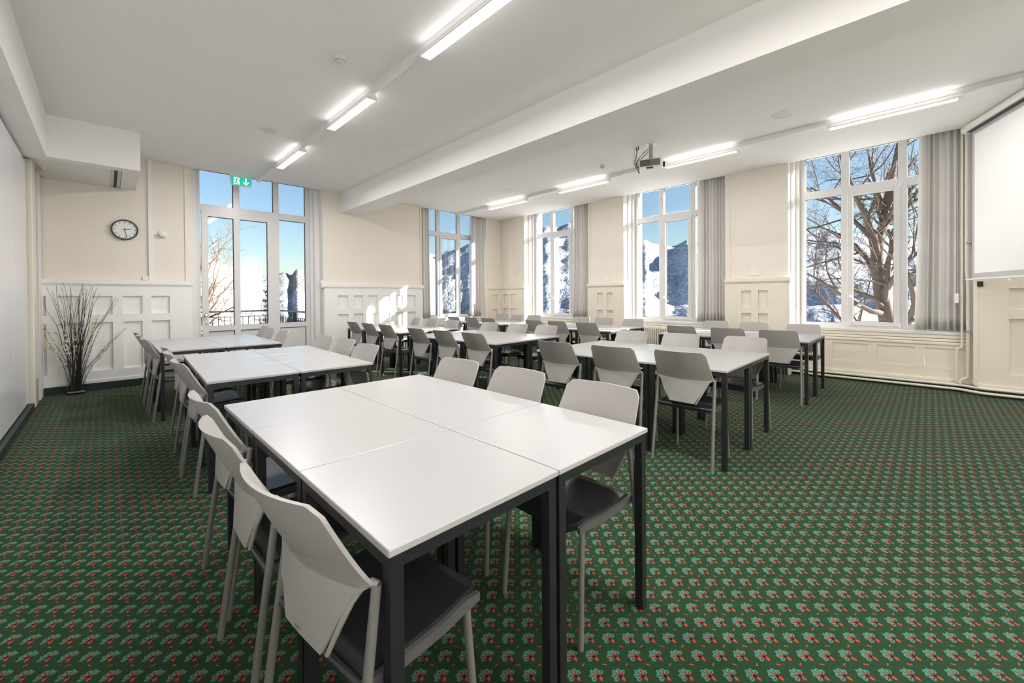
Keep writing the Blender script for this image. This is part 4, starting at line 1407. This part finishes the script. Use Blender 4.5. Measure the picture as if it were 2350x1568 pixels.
# ---------------------------------------------------------------- outside: terrace, railings, trees, mountains
ter = struct(box('terrace_ground', 'snow', (-6, 3.4, YD + 0.62, 12.3, -0.45, -0.12)), 'snowy terrace outside the glass door')
ral = empty('terrace_railing', (0, 12.0, -0.12))
tag(ral, 'dark iron terrace railing seen through the glass door', 'railing')
MB().box(-2.0, 3.2, -0.03, 0.03, 1.085, 1.125).build('top_rail', 'iron', ral, bevel=0.006)
MB().box(-2.0, 3.2, -0.012, 0.012, 0.970, 0.985).build('mid_rail', 'iron', ral)
MB().box(-2.0, 3.2, -0.012, 0.012, 0.10, 0.115).build('low_rail', 'iron', ral)
x = -1.94
while x < 3.2:
    MB().box(x - 0.006, x + 0.006, -0.006, 0.006, 0.115, 0.970).build('baluster', 'iron', ral)
    x += 0.1245
for x in (-1.9, -0.2, 1.5, 3.17):
    MB().box(x - 0.02, x + 0.02, -0.02, 0.02, 0.0, 1.085).build('post', 'iron', ral)
ra2 = empty('side_railing', (3.15, 0, -0.12))
tag(ra2, 'terrace railing with wooden handrail seen in the side light of the door', 'railing')
MB().box(-0.04, 0.04, 9.2, 11.9, 1.09, 1.125).build('handrail', 'rail_wood', ra2, bevel=0.006)
MB().box(-0.012, 0.012, 9.2, 11.9, 0.95, 0.965).build('mid_rail', 'iron', ra2)
y = 9.3
while y < 11.9:
    MB().box(-0.008, 0.008, y - 0.008, y + 0.008, 0.05, 0.95).build('baluster', 'iron', ra2)
    y += 0.125
for y in (9.25, 10.5, 11.85):
    MB().box(-0.035, 0.035, y - 0.035, y + 0.035, 0.0, 1.09).build('post', 'iron', ra2)


def pol(az, r_, z):
    return Vector((math.sin(R(az)) * r_, math.cos(R(az)) * r_, z))


RIDGE = [(-60, 0.06), (-20, 0.075), (0, 0.105), (5, 0.092), (8.1, 0.079), (10.6, 0.066), (11.2, 0.0637), (13.3, 0.0495), (14.4, 0.050), (15.1, 0.0538), (15.8, 0.0569), (16.4, 0.0487), (17.0, 0.0639), (17.8, 0.0605), (20, 0.055), (25, 0.075), (30, 0.10), (33.3, 0.1068), (34.1, 0.1028), (35.1, 0.1072), (35.7, 0.1128), (36.8, 0.1184), (37.5, 0.1185), (38.6, 0.1293), (43, 0.150), (48.7, 0.1689), (49.4, 0.1733), (50.6, 0.1716), (51.0, 0.168), (52.1, 0.1744), (52.6, 0.1777), (55, 0.172), (59, 0.145), (62.1, 0.1285), (62.7, 0.131), (63.3, 0.1225), (64.2, 0.1187), (65.2, 0.1139), (66.3, 0.1129), (67.0, 0.1191), (67.7, 0.1261), (68.8, 0.125), (69.3, 0.1283), (74, 0.128), (80.2, 0.1227), (81.4, 0.1233), (82.9, 0.123), (85.4, 0.1054), (87.8, 0.0935), (89.4, 0.087), (95, 0.08), (110, 0.07), (140, 0.05)]


def interp(t, x):
    for i in range(len(t) - 1):
        if t[i][0] <= x <= t[i + 1][0]:
            f = (x - t[i][0]) / (t[i + 1][0] - t[i][0])
            return t[i][1] + (t[i + 1][1] - t[i][1]) * f
    return t[0][1] if x < t[0][0] else t[-1][1]


def mountain(name, az0, az1, daz, r0, r1, zb, prof_p, rough, forest_fn, m, label, T=lambda a: interp(RIDGE, a), nr=90):
    mb = MB()
    fo = []
    na = int((az1 - az0) / daz)
    for j in range(nr + 1):
        q = j / nr
        rr = r0 + (r1 - r0) * 1.12 * q ** 1.25
        for i in range(na + 1):
            az = az0 + (az1 - az0) * i / na
            zr = CAMZ + T(az) * r1
            t_ = min(1.0, (rr - r0) / (r1 - r0))
            z = zb + (zr - zb) * t_ ** prof_p
            p = pol(az, rr, 0)
            nz = mnoise.fractal(Vector((p.x, p.y, 3.1)) * (3.2 / r1), 1.0, 2.1, 6)
            nz2 = mnoise.fractal(Vector((p.x, p.y, 9.7)) * (24.0 / r1), 1.0, 2.0, 4)
            env = math.sin(math.pi * min(1, t_)) * (1 if t_ < 1 else 0)
            z += rough * r1 * (0.055 * nz * env + 0.006 * nz2 * min(1, t_ * 3) * (0.35 + env))
            if rr > r1:
                z = zr - (rr - r1) * 0.9
            # never rise above the ridge line
            z = min(z, CAMZ + (T(az) + 0.0008 * nz2) * rr)
            mb.v.append((p.x, p.y, z))
            fo.append(forest_fn(az, t_, z, nz))
    for j in range(nr):
        for i in range(na):
            k = j * (na + 1) + i
            mb.f.append((k, k + 1, k + na + 2, k + na + 1))
    o = mb.build(name, m, None, smooth='all', recalc=False)
    at = o.data.attributes.new('forest', 'FLOAT', 'POINT')
    at.data.foreach_set('value', fo)
    return struct(o, label)


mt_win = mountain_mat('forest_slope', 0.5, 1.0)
mt_far = mountain_mat('snow_slope', 0.5, 0.45)
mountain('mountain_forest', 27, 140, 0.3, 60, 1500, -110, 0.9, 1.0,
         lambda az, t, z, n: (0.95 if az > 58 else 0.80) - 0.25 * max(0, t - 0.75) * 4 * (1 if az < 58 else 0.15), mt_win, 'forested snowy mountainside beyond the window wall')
mountain('mountain_snow', -60, 32, 0.25, 60, 3600, -160, 0.95, 0.8,
         lambda az, t, z, n: max(0.05, 0.92 - 0.95 * t), mt_far, 'sunlit snowy mountains beyond the glass door')
sl = MB()  # unseen near ground, added so sunlit snow bounces light onto the ceiling
for j in range(25):
    for i in range(61):
        az = -80 + 240 * i / 60
        rr = 5 + 395 * (j / 24) ** 2
        p = pol(az, rr, 0)
        q = Vector((p.x + 4.0, p.y + 4.0))
        out = max(0.0, max(q.x - 12.4, q.y - 16.3))
        sl.v.append((q.x, q.y, -2.6 - 0.26 * out - 0.6 * mnoise.noise(Vector((q.x, q.y, 0)) * 0.05)))
for j in range(24):
    for i in range(60):
        k = j * 61 + i
        sl.f.append((k, k + 1, k + 62, k + 61))
struct(sl.build('snow_slope', 'snow', None, smooth='all', recalc=False), 'unseen snow-covered slope below the windows, added to bounce sunlight in')
struct(box('valley_ground', 'snow', (-200, 300, -300, 300, -130, -118)), 'snowy valley floor far below the windows')


# bare broadleaf tree
def branch_tree(name, label, base, limbs, m_thick, m_thin, seed, levels=4, spread=0.75, twig_r=0.010, kids=(5, 5, 4, 3), klen=0.5):
    rn = random.Random(seed)
    thick, thin = MB(), MB()

    def grow(p, d, ln, rad, lev):
        n = 5 if lev < 2 else 4
        pts, q, dd = [p], Vector(p), Vector(d)
        for i in range(n):
            dd = (dd + Vector((rn.gauss(0, 0.17), rn.gauss(0, 0.17), rn.gauss(0.05, 0.14)))).normalized()
            q = q + dd * (ln / n)
            pts.append(Vector(q))
        rs = [max(twig_r * 0.5, rad * (1 - 0.62 * i / n)) for i in range(n + 1)]
        (thick if lev == 0 else thin).tube(pts, rs, 6 if lev < 2 else 3, cap=False)
        if lev >= levels:
            return
        for k in range(kids[min(lev, len(kids) - 1)]):
            f = rn.uniform(0.25, 1.0)
            i = min(n - 1, int(f * n))
            pp = pts[i].lerp(pts[i + 1], f * n - i)
            ax = (pts[i + 1] - pts[i]).normalized()
            side = ax.orthogonal().normalized()
            side.rotate(Matrix.Rotation(rn.uniform(0, 6.283), 3, ax))
            nd = (ax * rn.uniform(0.45, 0.9) + side * rn.uniform(0.5, 1.0) * spread * 1.3 + Vector((0, 0, 0.10))).normalized()
            grow(pp, nd, ln * klen * rn.uniform(0.7, 1.25), max(twig_r, rs[i] * 0.55), lev + 1)

    for pts, r0, r1, sub in limbs:
        P = [Vector(p) for p in pts]
        n = len(P) - 1
        rs = [r0 + (r1 - r0) * i / n for i in range(n + 1)]
        thick.tube(P, rs, 10)
        for k in range(sub):
            f = rn.uniform(0.15, 1.0)
            i = min(n - 1, int(f * n))
            pp = P[i].lerp(P[i + 1], f * n - i)
            ax = (P[i + 1] - P[i]).normalized()
            side = ax.orthogonal().normalized()
            side.rotate(Matrix.Rotation(rn.uniform(0, 6.283), 3, ax))
            nd = (ax * rn.uniform(0.2, 0.8) + side * spread + Vector((0, 0, 0.15))).normalized()
            grow(pp, nd, rn.uniform(1.6, 2.9), max(twig_r * 2, rs[i] * 0.45), 1)
    t = empty(name, base)
    inv = Vector(base)
    for mb, nm, mm_ in ((thick, 'trunk', m_thick), (thin, 'twigs', m_thin)):
        mb.v = [tuple(Vector(v) - inv) for v in mb.v]
        o = mb.build(nm, mm_, t, smooth='all', recalc=False)
        if nm == 'twigs':
            o['kind'] = 'stuff'
    return tag(t, label, 'tree')


def px2(u, v, r_):
    """a point r_ metres away (horizontally) in the direction of photo pixel (u, v)"""
    d = _fw + _r2 * ((u - 1175) / FPX) - _u2 * ((v - 689.81) / FPX)
    h = math.hypot(d.x, d.y)
    return Vector((d.x / h * r_, d.y / h * r_, CAMZ + d.z / h * r_))


TR = 19.0
trunk = [px2(2062, 1010, TR), px2(2048, 820, TR), px2(2036, 737, TR), px2(2022, 670, TR), px2(2012, 600, TR), px2(2014, 545, TR), px2(2028, 520, TR + 0.2), px2(2034, 465, TR + 0.3), px2(2040, 440, TR + 0.4), px2(2050, 390, TR + 0.5), px2(2064, 320, TR + 0.6)]
limbs = [(trunk, 0.27, 0.06, 14),
         ([px2(2013, 595, TR), px2(2002, 540, TR - 0.3), px2(1985, 490, TR - 0.5), px2(1966, 452, TR - 0.6), px2(1945, 400, TR - 0.8), px2(1925, 350, TR - 1.0)], 0.15, 0.03, 11),
         ([px2(2015, 640, TR), px2(1995, 600, TR + 0.6), px2(1965, 565, TR + 1.0), px2(1930, 540, TR + 1.4), px2(1880, 520, TR + 1.8)], 0.12, 0.025, 9),
         ([px2(2034, 720, TR), px2(2000, 715, TR - 0.6), px2(1950, 690, TR - 1.0), px2(1900, 655, TR - 1.4), px2(1855, 630, TR - 1.6)], 0.11, 0.025, 9),
         ([px2(2044, 790, TR), px2(1990, 770, TR + 0.8), px2(1935, 738, TR + 1.2), px2(1890, 690, TR + 1.4), px2(1850, 650, TR + 1.6)], 0.11, 0.025, 9),
         ([px2(2030, 510, TR), px2(2020, 450, TR + 1.0), px2(2000, 395, TR + 1.4), px2(1990, 330, TR + 1.8)], 0.10, 0.025, 8),
         ([px2(2024, 680, TR), px2(2050, 640, TR - 0.7), px2(2085, 600, TR - 1.0), px2(2120, 570, TR - 1.2)], 0.11, 0.025, 8),
         ([px2(2048, 830, TR), px2(2100, 700, TR - 0.5), px2(2088, 640, TR - 0.9), px2(2070, 590, TR - 1.0)], 0.12, 0.03, 6),
         ([px2(2014, 560, TR), px2(1975, 520, TR + 0.3), px2(1940, 490, TR + 0.5), px2(1895, 450, TR + 0.6), px2(1860, 430, TR + 0.7)], 0.10, 0.02, 9)]
branch_tree('bare_tree', 'large leafless tree filling the view of the nearest window', (trunk[0].x, trunk[0].y, trunk[0].z), limbs, 'bark', 'bark_thin', 5, levels=4, spread=0.85, twig_r=0.0065, kids=(4, 3, 3, 3), klen=0.55)
lt = [px2(440, 900, 24), px2(452, 740, 24), px2(458, 640, 24), px2(462, 560, 24)]
branch_tree('larch_tree', 'orange-brown leafless tree at the left edge of the glass door view', (lt[0].x, lt[0].y, lt[0].z), [(lt, 0.12, 0.04, 20), ([px2(452, 760, 24), px2(478, 700, 23), px2(500, 650, 22.6)], 0.07, 0.02, 7), ([px2(445, 800, 24), px2(480, 745, 23), px2(512, 715, 22.6)], 0.07, 0.02, 7)], 'larch', 'larch', 21, levels=3, spread=0.9, twig_r=0.007, kids=(5, 5, 4), klen=0.5)


def conifer(name, label, top, height, rad, seed):
    rn = random.Random(seed)
    t = empty(name, (top.x, top.y, top.z - height))
    MB().tube([(0, 0, 0), (0, 0, height * 0.6), (0, 0, height)], [height * 0.016, height * 0.009, 0.006], 8).build('trunk', 'bark', t)
    nd = MB()
    z = height - 0.12
    while z > height * 0.35:
        f = (height - z) / height
        rr = rad * (0.05 + f * 1.6)
        for k in range(7):
            a = rn.uniform(0, 6.283)
            L_ = rr * rn.uniform(0.7, 1.15)
            n = max(3, int(L_ / 0.09))
            for i in range(n):
                q = (i + 0.6) / n
                c = Vector((math.cos(a) * L_ * q, math.sin(a) * L_ * q, z - 0.18 * L_ * math.sin(q * 2.2) + 0.16 * L_ * q * q))
                for s_ in range(7):
                    d = Vector((math.cos(a) + rn.gauss(0, 0.7), math.sin(a) + rn.gauss(0, 0.7), rn.gauss(0.15, 0.4))).normalized() * rn.uniform(0.06, 0.13)
                    w_ = d.cross(Vector((0, 0, 1))) * 0.28
                    nd.add([c, c + d * 0.5 + w_, c + d, c + d * 0.5 - w_], [(0, 1, 2, 3)])
        z -= 0.16
    o = nd.build('needles', 'needle', t, recalc=False)
    o['kind'] = 'stuff'
    return tag(t, label, 'tree')


conifer('spruce_tree', 'yellow-green spruce top behind the terrace railing', px2(618, 650, 16.5), 9.0, 1.5, 3)
conifer('spruce_tree', 'dark spruce tip in the farthest window of the window wall', px2(1312, 672, 20.0), 8.0, 1.5, 8)
